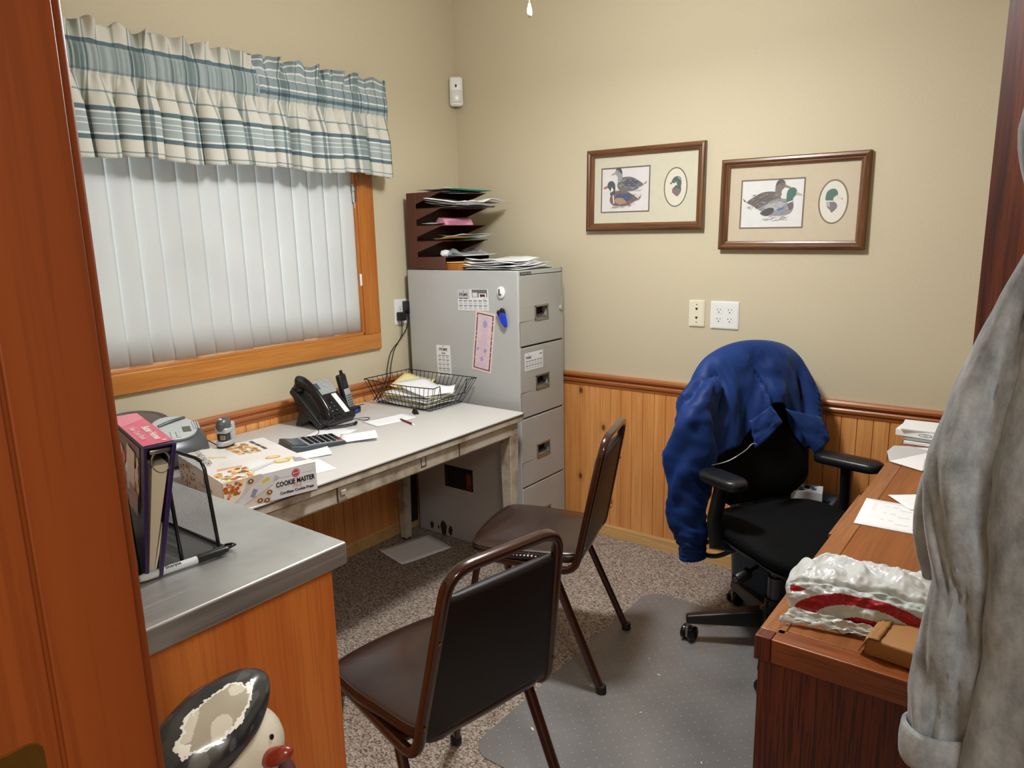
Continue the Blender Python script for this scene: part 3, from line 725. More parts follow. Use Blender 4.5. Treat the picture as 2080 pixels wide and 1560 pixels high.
def duck(q, ox, oz, s, fl, body, head, bill, wing, lines, rnd, z=3):
    layer(q, T_(sm2(BODY), ox, oz, s, fl), z, body)
    layer(q, T_([(-1.0, -.1), (-1.22, .12), (-1.16, -.04), (-.86, -.18)], ox, oz, s, fl), z + .3, '#2a2a30')
    layer(q, T_(sm2([(-.7, .05), (-.2, .25), (.3, .2), (.36, -.02), (0, -.18), (-.5, -.15)]), ox, oz, s, fl), z + .6, wing)
    layer(q, T_(sm2(HEAD), ox, oz, s, fl), z + 1, head); layer(q, T_(BILL, ox, oz, s, fl), z + 1.3, bill)
    layer(q, T_(ell(.72, .72, .035, .035, 8), ox, oz, s, fl), z + 1.6, '#0c0c0c')
    for _ in range(46):
        a, b_ = rnd.uniform(-.8, .62), rnd.uniform(-.36, .26)
        l = rnd.uniform(.04, .13)
        layer(q, T_([(a - l, b_ - l * .3), (a, b_ + .012), (a + l, b_ + l * .3), (a, b_ - .012)], ox, oz, s, fl), z + 1.9, rnd.choice(lines))
def water(q, ox, oz, w, rnd, cols, z=2):
    strokes(q, rnd, 40, ox - w, ox + w, oz - .010, oz + .008, cols, w * .24, .0008, 8, z + 3)
def art1(q, w2, h2):
    rnd = random.Random(2)
    x0, x1, za, zb = -w2 + .074, -w2 + .305, -h2 + .085, h2 - .085
    layer(q, [(x0 - .006, za - .006), (x1 + .006, za - .006), (x1 + .006, zb + .006), (x0 - .006, zb + .006)], .5, '#4d4636')
    layer(q, [(x0, za), (x1, za), (x1, zb), (x0, zb)], 1, '#dcd6d4')
    cx_, cz_ = (x0 + x1) / 2, (za + zb) / 2
    duck(q, cx_ + .016, cz_ + .026, .074, -1, '#5e5a5e', '#8b8f93', '#9b938a', '#2c3144', ['#1c1c24', '#8f7f70', '#c9c4bf'], rnd, 3)
    layer(q, T_(sm2([(.42, .6), (.5, .88), (.7, .95), (.86, .84), (.7, .8), (.56, .66)]), cx_ + .016, cz_ + .026, .074, -1), 5.3, '#262a34')
    duck(q, cx_ - .016, cz_ - .034, .080, -1, '#6a4a42', '#22303c', '#9a4a3c', '#1c2f66', ['#2a1f24', '#a58a6c', '#3b64b0', '#111318'], rnd, 7)
    layer(q, T_(sm2([(-.1, -.05), (.3, 0), (.42, -.2), (.1, -.34), (-.3, -.28)]), cx_ - .016, cz_ - .034, .080, -1), 10, '#a3805e')
    layer(q, T_([(.50, .42), (.62, .62), (.67, .44), (.72, .30), (.62, .34)], cx_ - .016, cz_ - .034, .080, -1), 10.2, '#e4e2dd')
    layer(q, T_([(.50, .15), (.56, .16), (.50, -.3), (.44, -.3)], cx_ - .016, cz_ - .034, .080, -1), 10.2, '#e8e6e0')
    water(q, cx_ - .01, cz_ - .068, .055, rnd, ['#26242c', '#55525c', '#8e8c92'], 8)
    strokes(q, rnd, 26, cx_ + .02, cx_ + .08, cz_ - .05, cz_ + .02, ['#26242c', '#55525c'], .014, .0008, 12, 9)
    ex, ez = x1 + .125, cz_
    layer(q, ell(ex, ez, .054, .082), .5, '#4d4636'); layer(q, ell(ex, ez, .049, .077), 1, '#dcd5c0')
    H2 = sm2([(-.45, .30), (-.30, .62), (0, .78), (.34, .66), (.44, .3), (.40, 0), (.42, -.35), (.30, -.62), (.10, -.82), (-.02, -.72), (-.30, -.55), (-.36, -.25), (-.14, -.02), (-.02, .16), (-.22, .24)])
    layer(q, T_(H2, ex + .004, ez + .004, .052), 3, '#27474a')
    layer(q, T_(sm2([(-.30, -.28), (0, -.15), (.3, -.3), (.28, -.6), (.1, -.82), (-.2, -.64), (-.36, -.45)]), ex + .004, ez + .004, .052), 4, '#75545a')
    layer(q, T_([(-.16, .42), (-.10, .14), (.08, .02), (.02, .22), (.06, .36), (-.04, .22)], ex + .004, ez + .004, .052), 5, '#e6e2d8')
    layer(q, T_([(-.42, .34), (-.62, .20), (-.42, .16)], ex + .004, ez + .004, .052), 5, '#5b2c26')
    layer(q, T_([(.10, .74), (.36, .56), (.42, .2), (.34, .48), (.08, .66)], ex + .004, ez + .004, .052), 5, '#8fb0a8')
    layer(q, T_(ell(-.10, .46, .05, .05, 8), ex + .004, ez + .004, .052), 5, '#120c0a')
def art2(q, w2, h2):
    rnd = random.Random(4)
    x0, x1, za, zb = -w2 + .085, -w2 + .322, -h2 + .088, h2 - .088
    layer(q, [(x0 - .006, za - .006), (x1 + .006, za - .006), (x1 + .006, zb + .006), (x0 - .006, zb + .006)], .5, '#5c4c34')
    layer(q, [(x0, za), (x1, za), (x1, zb), (x0, zb)], 1, '#dfdedc')
    cx_, cz_ = (x0 + x1) / 2, (za + zb) / 2
    duck(q, cx_ - .020, cz_ + .016, .078, 1, '#544840', '#6a5c50', '#7d7256', '#463a34', ['#2c2622', '#8a7a6c', '#b8aca0'], rnd, 3)
    layer(q, T_(sm2([(.42, .66), (.5, .9), (.72, .95), (.88, .82), (.7, .8), (.55, .72)]), cx_ - .020, cz_ + .016, .078, 1), 5.4, '#2c2622')
    duck(q, cx_ + .026, cz_ - .012, .076, 1, '#85858c', '#12594a', '#b0a878', '#a9a9ad', ['#5a5c66', '#c9c9cc', '#3a3c44'], rnd, 7)
    layer(q, T_(sm2([(-.9, -.3), (-.5, -.05), (-.2, -.1), (-.3, -.35), (-.6, -.45)]), cx_ + .026, cz_ - .012, .076, 1), 10, '#15171c')
    layer(q, T_([(-.05, -.12), (.3, -.02), (.28, -.12), (-.02, -.2)], cx_ + .026, cz_ - .012, .076, 1), 10.2, '#2458a8')
    layer(q, T_([(.44, .2), (.72, .3), (.72, .24), (.46, .14)], cx_ + .026, cz_ - .012, .076, 1), 10.3, '#e8e8e4')
    layer(q, T_(sm2([(.46, .14), (.72, .2), (.76, -.05), (.6, -.2), (.5, 0)]), cx_ + .026, cz_ - .012, .076, 1), 10.2, '#5c4450')
    water(q, cx_ + .02, cz_ - .055, .05, rnd, ['#202024', '#6c6c74', '#9a9aa0'], 8)
    strokes(q, rnd, 20, cx_ - .10, cx_ - .02, cz_ - .02, cz_ - .005, ['#3c3836', '#7c7672'], .012, .0007, -6, 8)
    ex, ez = x1 + .110, cz_
    layer(q, ell(ex, ez, .054, .082), .5, '#6b5a3c'); layer(q, ell(ex, ez, .048, .076), 1, '#e0dccf')
    o = (ex - .004, ez + .006, .052)
    layer(q, T_(sm2([(-.42, -.02), (-.46, .30), (-.36, .62), (-.06, .80), (.22, .74), (.36, .50), (.34, .30), (.18, .26), (.06, .10), (.06, -.06)]), *o), 3, '#22604f')
    layer(q, T_(sm2([(-.36, -.10), (.08, -.10), (.34, -.30), (.34, -.56), (.02, -.88), (-.1, -.7), (-.3, -.5)]), *o), 3, '#6f6070')
    layer(q, T_([(-.42, -.02), (.06, -.04), (.08, -.12), (-.40, -.10)], *o), 4, '#eceae2')
    layer(q, T_([(-.42, -.12), (-.16, -.14), (-.12, -.5), (-.3, -.4)], *o), 4, '#b4aeaa')
    layer(q, T_([(.30, .36), (.56, .20), (.72, .10), (.66, .02), (.40, .12), (.22, .26)], *o), 4, '#d9d2b4'); layer(q, T_(ell(.66, .07, .05, .04, 8), *o), 5, '#3c3830')
    layer(q, T_(ell(.14, .46, .045, .045, 8), *o), 5, '#0c1a14')
picture('picture_frame', 'left walnut-framed duck print, two wood ducks facing left beside an oval portrait', .7897, 1.352, 1.8365, 1.832, 1.4815, 1.478, '#cfc9b0', art1, '')
picture('picture_frame', 'right walnut-framed duck print, brown hen and green-headed mallard facing right', 1.4229, 1.9763, 1.748, 1.744, 1.3947, 1.388, '#c9b99c', art2, '')

# ------------------------------------------------------------------ filing cabinet
CX0, CX1, CYN, CYF, CZ = .0492, .7092, -.4569, -.103, 1.32
fc = thing('filing_cabinet', 'tall grey four-drawer metal filing cabinet in the room corner', 'filing cabinet', ((CX0 + CX1) / 2, (CYN + CYF) / 2, 0))
hx, hy = (CX1 - CX0) / 2, (CYF - CYN) / 2
q = MB(); t = .012
q.box(-hx, hx, -hy, -hy + t, 0, CZ); q.box(-hx, hx, hy - t, hy, 0, CZ); q.box(-hx, -hx + t, -hy + t, hy - t, 0, CZ)
q.box(-hx + t, hx, -hy + t, hy - t, CZ - .02, CZ); q.box(-hx + t, hx - .03, -hy + t, hy - t, 0, .05); q.box(-hx + t, hx - .04, -hy + t, hy - t, .05, CZ - .02)
obj('body', q, cab_m, fc, bevel=.003)
g1, dz_ = .9859, .3239
tops = [CZ - .020, g1 - .002, g1 - dz_ - .002, g1 - 2 * dz_ - .002]; bots = [g1 + .006, g1 - dz_ + .006, g1 - 2 * dz_ + .006, .035]
for k in range(4):
    z0, z1 = bots[k], tops[k]; zc = z1 - .17
    yc = -.283 + .28
    q = MB()
    # front with an opening for the recessed pull
    a, b_, c, d = -hy + .004, hy - .013, z0, z1
    pa, pb, pc, pd = yc - .052, yc + .048, zc - .032, zc + .032
    F0, F1 = hx - .030, hx + .003
    for r_ in ((a, b_, pd, d), (a, b_, c, pc), (a, pa, pc, pd), (pb, b_, pc, pd)): q.box(F0, F1, *r_)
    dr = obj('drawer', q, cab_f, fc, bevel=.0025)
    q = MB(); q.k = 0
    for r_ in ((pa - .003, pb + .003, pd - .006, pd + .003), (pa - .003, pb + .003, pc - .003, pc + .006), (pa - .003, pa + .005, pc, pd), (pb - .005, pb + .003, pc, pd)): q.box(F1 - .004, F1 + .003, *r_)
    q.k = 1; q.box(F0 - .002, F0 + .002, pa, pb, pc, pd)
    q.k = 0; q.prism([(F0 + .002, pc + .005), (F1 - .004, pc + .005), (F1 - .004, pc + .008), (F0 + .012, pc + .024), (F0 + .002, pc + .026)], pa + .004, pb - .004, 'y')
    obj('handle', q, [chrome, MATS['dark_slot']], dr, bevel=.0012)
# dark reveal line and maker plate at the top
q = MB(); q.box(hx - .001, hx + .0012, -hy + .01, hy - .012, CZ - .0195, CZ - .0165); obj('shadow_gap', q, dark_slot, fc)
q = MB(frame((hx + .0015, -hy + .012, CZ - .013), (0, 1, 0), (0, 0, 1))); q.col = hexc('#1c1c1c'); q.box(0, .084, -.0062, .0075, 0, .001)
add_text(q, 'SCHWAB 2100', Matrix.Translation((.042, .0005, .0014)), .0115, '#c8c8c0'); q.open = True
obj('maker_plate', q, print_m, fc)
rnd = random.Random(5)
for cx_, s in ((-.245, .016), (-.165, .028), (-.12, .018), (-.20, .008)):
    pts = [(cx_ + s * (1 + .5 * rnd.random()) * math.cos(a / 14 * 2 * PI) * .6, .035 + s * (1 + .6 * rnd.random()) * math.sin(a / 14 * 2 * PI)) for a in range(14)]
    q = MB(); q.poly([(x, -hy - .0006, z) for x, z in pts]); q.open = True; obj('rust_stain', q, rust, fc)

# magnets and papers on the cabinet ------------------------------------------------
def side_item(nm, label, cat, x, z, w, h, tilt, draw, front=False, y=0, group=None, mat=None):
    """thin card on the near side (or the front) of the cabinet"""
    if front: M = frame((0, 0, 0), (0, 1, 0), (0, 0, 1)); loc = (CX1 + .0032, y, z)
    else: M = frame((0, 0, 0), (1, 0, 0), (0, 0, 1)); loc = (x, CYN - .0002, z)
    M = M @ Matrix.Rotation(R(tilt), 4, 'Z')
    q = MB(M); draw(q, w, h); q.open = True
    o = obj(nm, q, mat or print_m, loc=loc); return tag(o, label, cat, group)
def P2(q, x0, x1, y0, y1, z, col): q.poly([(x0, y0, z), (x1, y0, z), (x1, y1, z), (x0, y1, z)], col)
def months(q, x0, x1, y0, y1, nx, ny):
    cw, ch = (x1 - x0) / nx, (y1 - y0) / ny
    for i in range(nx):
        for j in range(ny):
            a, b_ = x0 + i * cw, y0 + j * ch
            P2(q, a + cw * .12, a + cw * .88, b_ + ch * .74, b_ + ch * .9, .0012, '#55565a')
            for r_ in range(4): P2(q, a + cw * .14, a + cw * (.86 if r_ < 3 else .6), b_ + ch * (.10 + .15 * r_), b_ + ch * (.16 + .15 * r_), .0012, '#a2a4a8')
def logo(q, cx_, cy_, s):
    """the maker's word mark with a small flame above it and a row of coloured dots below"""
    add_text(q, 'PRIME', Matrix.Translation((cx_, cy_, .0013)), s, '#2e2f33', bold=.0004)
    q.poly([(cx_ - s * .12, cy_ + s * .6, .0013), (cx_ + s * .12, cy_ + s * .6, .0013), (cx_, cy_ + s * 1.1, .0013)], '#2e2f33')
def dots(q, cx_, cy_, s):
    for i, c in enumerate(['#3a3d40', '#3a4a4a', '#d0632c', '#4a4a50', '#2e5a4a', '#3a3d40']):
        x = cx_ + (i - 2.5) * s; q.poly([(x + s * .42 * math.cos(a * PI / 4), cy_ + s * .42 * math.sin(a * PI / 4), .0013) for a in range(8)], c)
def cal1(q, w, h):
    q.col = hexc('#e3e4e4'); q.box(-w / 2, w / 2, -h / 2, h / 2, 0, .001)
    P2(q, -w / 2, -w * .1, h * .05, h / 2, .0011, '#c4c6c8'); logo(q, -w * .30, h * .24, .020); dots(q, -w * .30, h * .07, .0085)
    P2(q, -w * .02, w * .47, h * .12, h * .48, .0012, '#6a6864'); P2(q, w * .0, w * .16, h * .14, h * .34, .0013, '#dcdcdc'); P2(q, w * .2, w * .44, h * .12, h * .30, .0013, '#e8e6e4')
    P2(q, w * .24, w * .40, h * .14, h * .26, .0014, '#2c2622'); P2(q, w * .3, w * .36, h * .14, h * .2, .0015, '#b03a30')
    add_text(q, '2017', Matrix.Translation((w * .40, h * .03, .0013)), .009, '#333333')
    months(q, -w * .48, w * .48, -h * .47, h * 0, 6, 2)
def cal2(q, w, h):
    q.col = hexc('#e6e6e4'); q.box(-w / 2, w / 2, -h / 2, h / 2, 0, .001)
    logo(q, 0, h * .36, .020); add_text(q, '2018', Matrix.Translation((0, h * .24, .0013)), .012, '#333333', bold=.0004)
    months(q, -w * .42, w * .42, -h * .36, h * .19, 3, 4); dots(q, 0, -h * .42, .010)
def cal3(q, w, h):
    q.col = hexc('#e4e6ea'); q.box(-w / 2, w / 2, -h / 2, h / 2, 0, .001)
    logo(q, -w * .30, h * .22, .016); add_text(q, '2019', Matrix.Translation((w * .38, h * .32, .0013)), .010, '#333333', bold=.0004)
    months(q, -w * .47, w * .47, -h * .45, h * .08, 6, 2)
def cert(q, w, h):
    rnd = random.Random(8)
    q.col = hexc('#e2ccc9'); q.box(-w / 2, w / 2, -h / 2, h / 2, 0, .0012)
    P2(q, -w * .42, w * .42, -h * .465, h * .465, .0013, '#2a2628'); P2(q, -w * .375, w * .375, -h * .45, h * .45, .0014, '#d8a9a6')
    P2(q, -w * .35, w * .35, -h * .44, h * .44, .0015, '#dcc6ce')
    for _ in range(30):
        y_ = rnd.uniform(-h * .46, h * .46); sx_ = rnd.choice([-1, 1]); P2(q, sx_ * w * .44, sx_ * w * .36, y_, y_ + h * .012, .0016, rnd.choice(['#e2ccc9', '#c86a60']))
    for i in range(34):
        y_ = h * .41 - i * h * .025; l = rnd.uniform(.12, .32) * w; x_ = rnd.uniform(-.05, .05) * w
        P2(q, x_ - l, x_ + l, y_, y_ + h * .004, .0017, rnd.choice(['#b98c98', '#9a90b8', '#c49a9a']))
    for cx_, cy_, s in ((.02, .30, .012), (.12, -.14, .008), (-.26, -.13, .006), (-.02, -.29, .008)):
        q.poly([(cx_ * w + s * math.cos(a * PI / 6), cy_ * h + s * 1.4 * math.sin(a * PI / 6), .0018) for a in range(12)], '#a79cc8')
side_item('calendar_magnet', 'white wide calendar magnet with a dark photo high on the cabinet side', 'magnet', .456, 1.190, .180, .096, 1.5, cal1)
side_item('certificate_magnet', 'long pink certificate card with a black border stuck upright on the cabinet side', 'magnet', .511, 1.002, .113, .275, -7.5, cert)
side_item('calendar_magnet', 'narrow white calendar magnet low on the cabinet side above the wire basket', 'magnet', .264, .895, .088, .150, 1.5, cal2)
side_item('calendar_magnet', 'small white calendar magnet on the second drawer front', 'magnet', 0, .919, .140, .080, 0, cal3, True, -.351)
def photo(q, w, h):
    q.col = hexc('#0c0e12'); q.box(-w / 2, w / 2, -h / 2, h / 2, 0, .001)
    P2(q, -w * .48, -w * .38, -h * .4, h * .4, .0012, '#33251f'); P2(q, w * .26, w * .46, -h * .45, h * .3, .0012, '#5c2a14'); P2(q, w * .3, w * .42, -h * .2, h * .2, .0013, '#74401c')
    for i in range(7): P2(q, -w * .3 + i * w * .07, -w * .27 + i * w * .07, -h * .4, h * .4, .0012, '#1c1f26')
side_item('photo_magnet', 'dark photograph magnet on the cabinet side under the desk', 'magnet', .328, .322, .180, .110, 0, photo)
rm = thing('button_magnet', 'white oval button magnet near the top front edge of the cabinet side', 'magnet', (.6205, CYN - .0005, 1.228))
q = MB(); q.lathe([(.021, 0), (.021, -.006), (.016, -.010), (0, -.011)], 22, ax='y'); obj('base', q, white_pl, rm, smooth=40); rm.scale = (1, 1, 1.25)
q = MB(); q.rbox(-.008, -.001, -.014, -.009, -.010, .012, .001); q.rbox(-.001, .006, -.014, -.009, -.010, -.004, .001); obj('emblem', q, dgrey_pl, rm)
cm = thing('magnetic_clip', 'blue and black magnetic bag clip on the upper cabinet side', 'clip', (.634, CYN - .004, 1.118), rot=(0, R(-24), 0))
q = MB(); q.prism([(-.016, .012), (-.020, .032), (-.010, .042), (.0, .034), (.010, .044), (.020, .034), (.017, .010)], -.016, 0, 'y'); obj('grip', q, black_gl, cm, bevel=.003)
q = MB(); q.prism([(-.016, .016), (-.013, -.018), (-.005, -.042), (.003, -.044), (.012, -.018), (.018, .016), (.004, .026)], -.018, -.001, 'y'); obj('jaw', q, plain('blue_plastic', '#1238c0', .3), cm, bevel=.003)
hm = thing('hook_magnet', 'small silver hook magnet on the right of the top drawer front', 'magnet', (CX1 + .003, -.132, 1.15))
q = MB(); q.lathe([(.011, 0), (.011, .006), (.008, .008), (0, .008)], 18, (0, 0, -.014), 'x'); obj('base', q, silver_pl, hm, smooth=40)
q = MB(); q.tube(smoothpath([(.006, 0, -.01), (.010, 0, .01), (.009, .004, .03), (.014, 0, .036), (.012, -.005, .026), (.010, -.002, .012)], 4), .0016, 6); obj('hook', q, silver_pl, hm, smooth=50)

# desk-top mail organizer --------------------------------------------------------
OX, OYN, OYF = .108, -.440, -.120
og = thing('mail_organizer', 'dark brown five-tier metal mail organizer on top of the filing cabinet', 'organizer', (.05, OYN, CZ))
ZT = [1.676, 1.604, 1.525, 1.454, 1.380]; OW = OYF - OYN; oz = CZ
q = MB(); q.box(0, .058, 0, .0025, .002, ZT[0] - oz); q.box(0, .058, OW - .0025, OW, .002, ZT[0] - oz); q.box(0, .0025, 0, OW, .002, ZT[0] - oz)
obj('back_housing', q, org_m, og, bevel=.001)
q = MB(); q.box(.058, .235, 0, .0025, .002, ZT[4] - oz); q.box(.058, .235, OW - .0025, OW, .002, ZT[4] - oz); q.box(.058, .235, 0, OW, .002, .005); obj('base', q, org_m, og, bevel=.001)
for k, z in enumerate(ZT):
    zz = z - oz; x1 = .222 + .012
    q = MB()
    q.prism([(0.0, 0), (x1, 0), (x1 + .022, OW * .5), (x1, OW), (0.0, OW)] if False else [(0, 0), (x1 - .01, 0), (x1, .012), (x1 + .006, OW - .012), (x1 - .004, OW), (0, OW)], zz - .0025, zz)
    if k < 4:
        for y_ in (0, OW - .002): q.prism([(.058, zz - .0025), (x1 - .012, zz - .0025), (.058, zz - .052)], y_, y_ + .002, 'y')
    sh = obj('shelf', q, org_m, og, bevel=.0008)
    if k < 4:
        q = MB(); q.box(.078, .106, -.0008, 0, zz - .0160, zz - .0145); obj('label_slot', q, brass, sh)

def sheet(nm, label, cat, mat, loc, w, h, rz=0, curl=.0, bend='x', th=.0004, nx=8, ny=6, tilt=(0, 0), group=None, seed=1, rough=.0, prnt=None):
    """one loose sheet: gently curled, optionally printed"""
    rnd = random.Random(seed); ph = rnd.uniform(0, 6)
    def fn(u, v):
        x, y = (u - .5) * w, (v - .5) * h
        z = curl * ((2 * u - 1) ** 2 if bend == 'x' else (2 * v - 1) ** 2) + rough * nz(x * 9 + ph, y * 9, ph)
        return (x, y, z + .0003)
    q = MB().grid(fn, nx, ny); q.open = True
    o = obj(nm, q, mat, loc=loc, rot=(R(tilt[0]), R(tilt[1]), R(rz)), smooth=60, solid=th)
    tag(o, label, cat, group)
    if prnt:
        k = MB(); prnt(k, w, h); k.open = True; obj('printed_text', k, print_m, o)
    return o
rnd = random.Random(12)
# contents of the trays, top to bottom
fx = lambda x, y, z: (x, y, z)
sheet('folder', 'teal green folder on the top tier of the brown mail organizer', 'folder', teal_p, (.235, -.27, 1.681), .20, .25, -6, .002, tilt=(-1, -1), seed=2)
sheet('loose_paper', 'white paper over the teal folder on the top tier of the organizer', 'paper', paper, (.20, -.29, 1.687), .20, .26, -3, .002, seed=3, rough=.003)
sheet('loose_paper', 'pale green tabbed sheet hanging over the front of the top tier', 'paper', paper_g, (.262, -.335, 1.672), .07, .10, -9, .006, tilt=(0, 18), seed=4)
for i in range(4):
    sheet('loose_paper', 'crumpled white paper bulging from the second tier of the organizer', 'paper', paper if i else paper_g, (.245 + .012 * i, -.27, 1.614 + .006 * i), .20 + .02 * i, .26 + .03 * i, -8 + 6 * i, .006, tilt=(0, 3), rough=.016, th=.0015, seed=20 + i, group='crumpled papers on the second tier', nx=10, ny=10)
sheet('notebook', 'dark blue notebook under the papers on the second tier', 'notebook', plain('navy_card', '#1b2140', .5), (.235, -.26, 1.608), .21, .25, -2, 0, th=.005)
q = MB(); q.prism([(-.075, 0), (.045, 0), (.02, .028), (-.03, .032)], -.06, .085, 'y'); q2 = obj('folded_card', q, pink_p, loc=(.245, -.335, 1.527), rot=(0, R(4), R(-22))); tag(q2, 'pink folded card with printing on the middle tier of the organizer', 'card')
k = MB(frame((.0455, -.055, .0135), (0, 1, 0), (-.025, 0, .028))); 
for i in range(5): P2(k, .01, .06 + .05 * random.random(), .008 - i * .005, .0095 - i * .005, .0006, '#8c4a60')
k.open = True; obj('printed_text', k, print_m, q2)
sheet('loose_paper', 'clear-white sheet lying at the left of the middle tier behind the pink card', 'paper', paper_g, (.19, -.38, 1.532), .12, .10, 10, .004, rough=.01, seed=41)
sheet('envelope', 'yellow envelope sticking out of the fourth tier of the organizer', 'envelope', yel_p, (.25, -.345, 1.462), .16, .14, -24, .004, rough=.006, seed=31)
sheet('loose_paper', 'green-edged sheet beside the yellow envelope on the fourth tier', 'paper', plain('green_tint_paper', '#7fae8c', .7), (.265, -.28, 1.459), .14, .10, -12, .005, tilt=(0, 8), seed=32)
for i in range(2): sheet('loose_paper', 'curled white sheet on top of the yellow envelope on the fourth tier', 'paper', paper, (.245 + .01 * i, -.28 + .03 * i, 1.468 + .008 * i), .17, .22, -16 + 12 * i, .005, rough=.010, seed=33 + i, group='curled sheets on the fourth tier')
q = MB(); 
def crump(c, r, s, amp):
    def fn(u, v):
        d = Vector((math.cos(2 * PI * u) * math.sin(PI * v), math.sin(2 * PI * u) * math.sin(PI * v), math.cos(PI * v)))
        k_ = 1 + amp * noise.noise(d * 2.2 + Vector((s, 0, 0))) + amp * .4 * noise.noise(d * 6 + Vector((0, s, 0)))
        return (c[0] + d.x * r[0] * k_, c[1] + d.y * r[1] * k_, c[2] + d.z * r[2] * k_)
    return fn
q.grid(crump((0, 0, 0), (.02, .028, .017), 3, .25), 20, 12, closeu=True); tag(obj('crumpled_paper', q, paper, loc=(.225, -.375, 1.394), smooth=50), 'white crumpled paper lump on the lowest tier at its left end', 'paper')
m, nt, b = newmat('clear_film'); b.inputs['Base Color'].default_value = hexc('#b8c2c4'); b.inputs['Alpha'].default_value = .5; b.inputs['Roughness'].default_value = .15
q = MB().grid(lambda u, v: ((u - .5) * .14, (v - .5) * .24, .004 + .05 * abs(nz(u * 3, v * 4, 2)) * math.sin(PI * u) + .010 * nz(u * 9, v * 9, 5)), 14, 18); q.open = True
tag(obj('plastic_sleeve', q, m, loc=(.245, -.26, 1.384), smooth=40), 'crinkled clear plastic wrap on the lowest tier of the organizer', 'plastic wrap')
sheet('notebook', 'grey spiral notebook protruding from the lowest tier of the organizer', 'notebook', paper_g, (.265, -.235, 1.3835), .15, .22, -7, 0, th=.006)
q = MB().rbox(-.045, .045, -.05, .05, 0, .028, .002); tag(obj('small_box', q, amber_p, loc=(.325, -.385, CZ + .0005), rot=(0, 0, R(-8))), 'small amber cardboard box at the foot of the mail organizer', 'box')
q = MB().tube([(-.06, -.012, .033), (.0, 0, .034), (.055, .014, .036)], .0035, 6); tag(obj('pencil', q, yel_p, loc=(.318, -.385, CZ + .0), rot=(0, 0, R(8)), smooth=30), 'yellow pencil lying on the small amber box', 'pencil')
for i in range(8):
    sheet('loose_paper', 'white loose sheet in the messy pile on the front of the cabinet top', 'paper', paper, (.535 + rnd.uniform(-.02, .02) - .006 * i, -.285 + rnd.uniform(-.015, .015), CZ + .004 + .0055 * i), .215 + .10 * (i < 3), .27, rnd.uniform(-16, 12) + (90 if i % 3 == 0 else 0), .005 + .002 * (i % 3), 'y' if i % 2 else 'x', rough=.008, seed=50 + i, group='loose papers on the filing cabinet', nx=12, ny=10, th=.002)

# ------------------------------------------------------------------ steel-frame desk
DZ, DXF, DYF, DYN = .7225, .780, -.519, -2.13
dk = thing('office_desk', 'long beige metal desk with a white laminate top under the window', 'desk', (.40, -1.3, 0))
lx = lambda x: x - .40
ly = lambda y: y + 1.3
q = MB(); q.prism(rrect(lx(.02), lx(DXF), ly(DYN), ly(DYF), .018, 4), DZ - .006, DZ); top_o = obj('desktop', q, lam_m, dk, bevel=.001)
q = MB(); q.prism(rrect(lx(.018), lx(DXF + .002), ly(DYN) - .002, ly(DYF) + .002, .019, 4), DZ - .009, DZ - .005); obj('edge_band', q, edge_m, top_o)
q = MB(); q.prism(rrect(lx(.02), lx(DXF - .001), ly(DYN), ly(DYF), .014, 4), DZ - .034, DZ - .009); obj('top_rim', q, beige, dk, bevel=.002)
q = MB(); q.box(lx(.72), lx(.762), ly(DYN) + .03, ly(-.548), .628, DZ - .034); q.box(lx(.05), lx(.07), ly(DYN) + .03, ly(-.56), .628, DZ - .034); q.box(lx(.07), lx(.72), ly(-.580), ly(-.560), .628, DZ - .034)
obj('apron', q, beige, dk, bevel=.002)
# shallow centre drawer in the apron with its pull recess
q = MB(); q.box(lx(.762), lx(.768), ly(-1.535), ly(-.940), .634, DZ - .037); dd = obj('drawer', q, beige, dk, bevel=.0015)
q = MB(); q.box(lx(.7678), lx(.7705), ly(-1.152), ly(-1.150), .650, .682); q.box(lx(.7678), lx(.7705), ly(-1.128), ly(-1.126), .650, .682); q.box(lx(.7678), lx(.7705), ly(-1.152), ly(-1.126), .648, .651); obj('lock_plate', q, rust, dd)
q = MB(); q.box(lx(.762), lx(.7665), ly(-.935), ly(-.60), .634, DZ - .037); obj('apron_panel', q, beige, dk, bevel=.0015)
q = MB(); q.box(lx(.7675), lx(.7695), ly(-.940), ly(-.9375), .634, DZ - .037); obj('seam', q, edge_m, dk)
q = MB(); q.box(lx(.7675), lx(.7695), ly(-1.5395), ly(-1.5365), .634, DZ - .037); obj('seam', q, edge_m, dk)
q = MB(); q.box(lx(.762), lx(.767), ly(-2.05), ly(-1.541), .634, DZ - .037); obj('apron_panel', q, beige, dk, bevel=.0015)
q = MB(); q.rbox(lx(.766), lx(.776), ly(-1.528), ly(-1.506), .655, .674, .003); q.rbox(lx(.766), lx(.771), ly(-1.532), ly(-1.50), .640, .652, .002); obj('drawer_catch', q, beige, dk)
def leg(x, y, sx_, sy_):
    q = MB(); n0, n1 = .030, .020
    i = q.P([(x - n1, y - n1, .008), (x + n1, y - n1, .008), (x + n1, y + n1, .008), (x - n1, y + n1, .008), (x - n0, y - n0, .66), (x + n0, y - n0, .66), (x + n0, y + n0, .66), (x - n0, y + n0, .66)])
    for a in ((0, 3, 2, 1), (4, 5, 6, 7), (0, 1, 5, 4), (1, 2, 6, 5), (2, 3, 7, 6), (3, 0, 4, 7)): q.F([i + w_ for w_ in a])
    o = obj('leg', q, beige, dk, bevel=.003)
    obj('foot_cap', MB().lathe([(.018, 0), (.022, .004), (.020, .012)], 14, (x, y, 0)), rubber, o)
for x, y in ((.735, -.578), (.735, -2.06), (.085, -.592), (.085, -2.06)): leg(lx(x), ly(y), 1, 1)
q = MB(); q.box(lx(.012), lx(.042), ly(-.512), ly(-.462), .05, .70); 
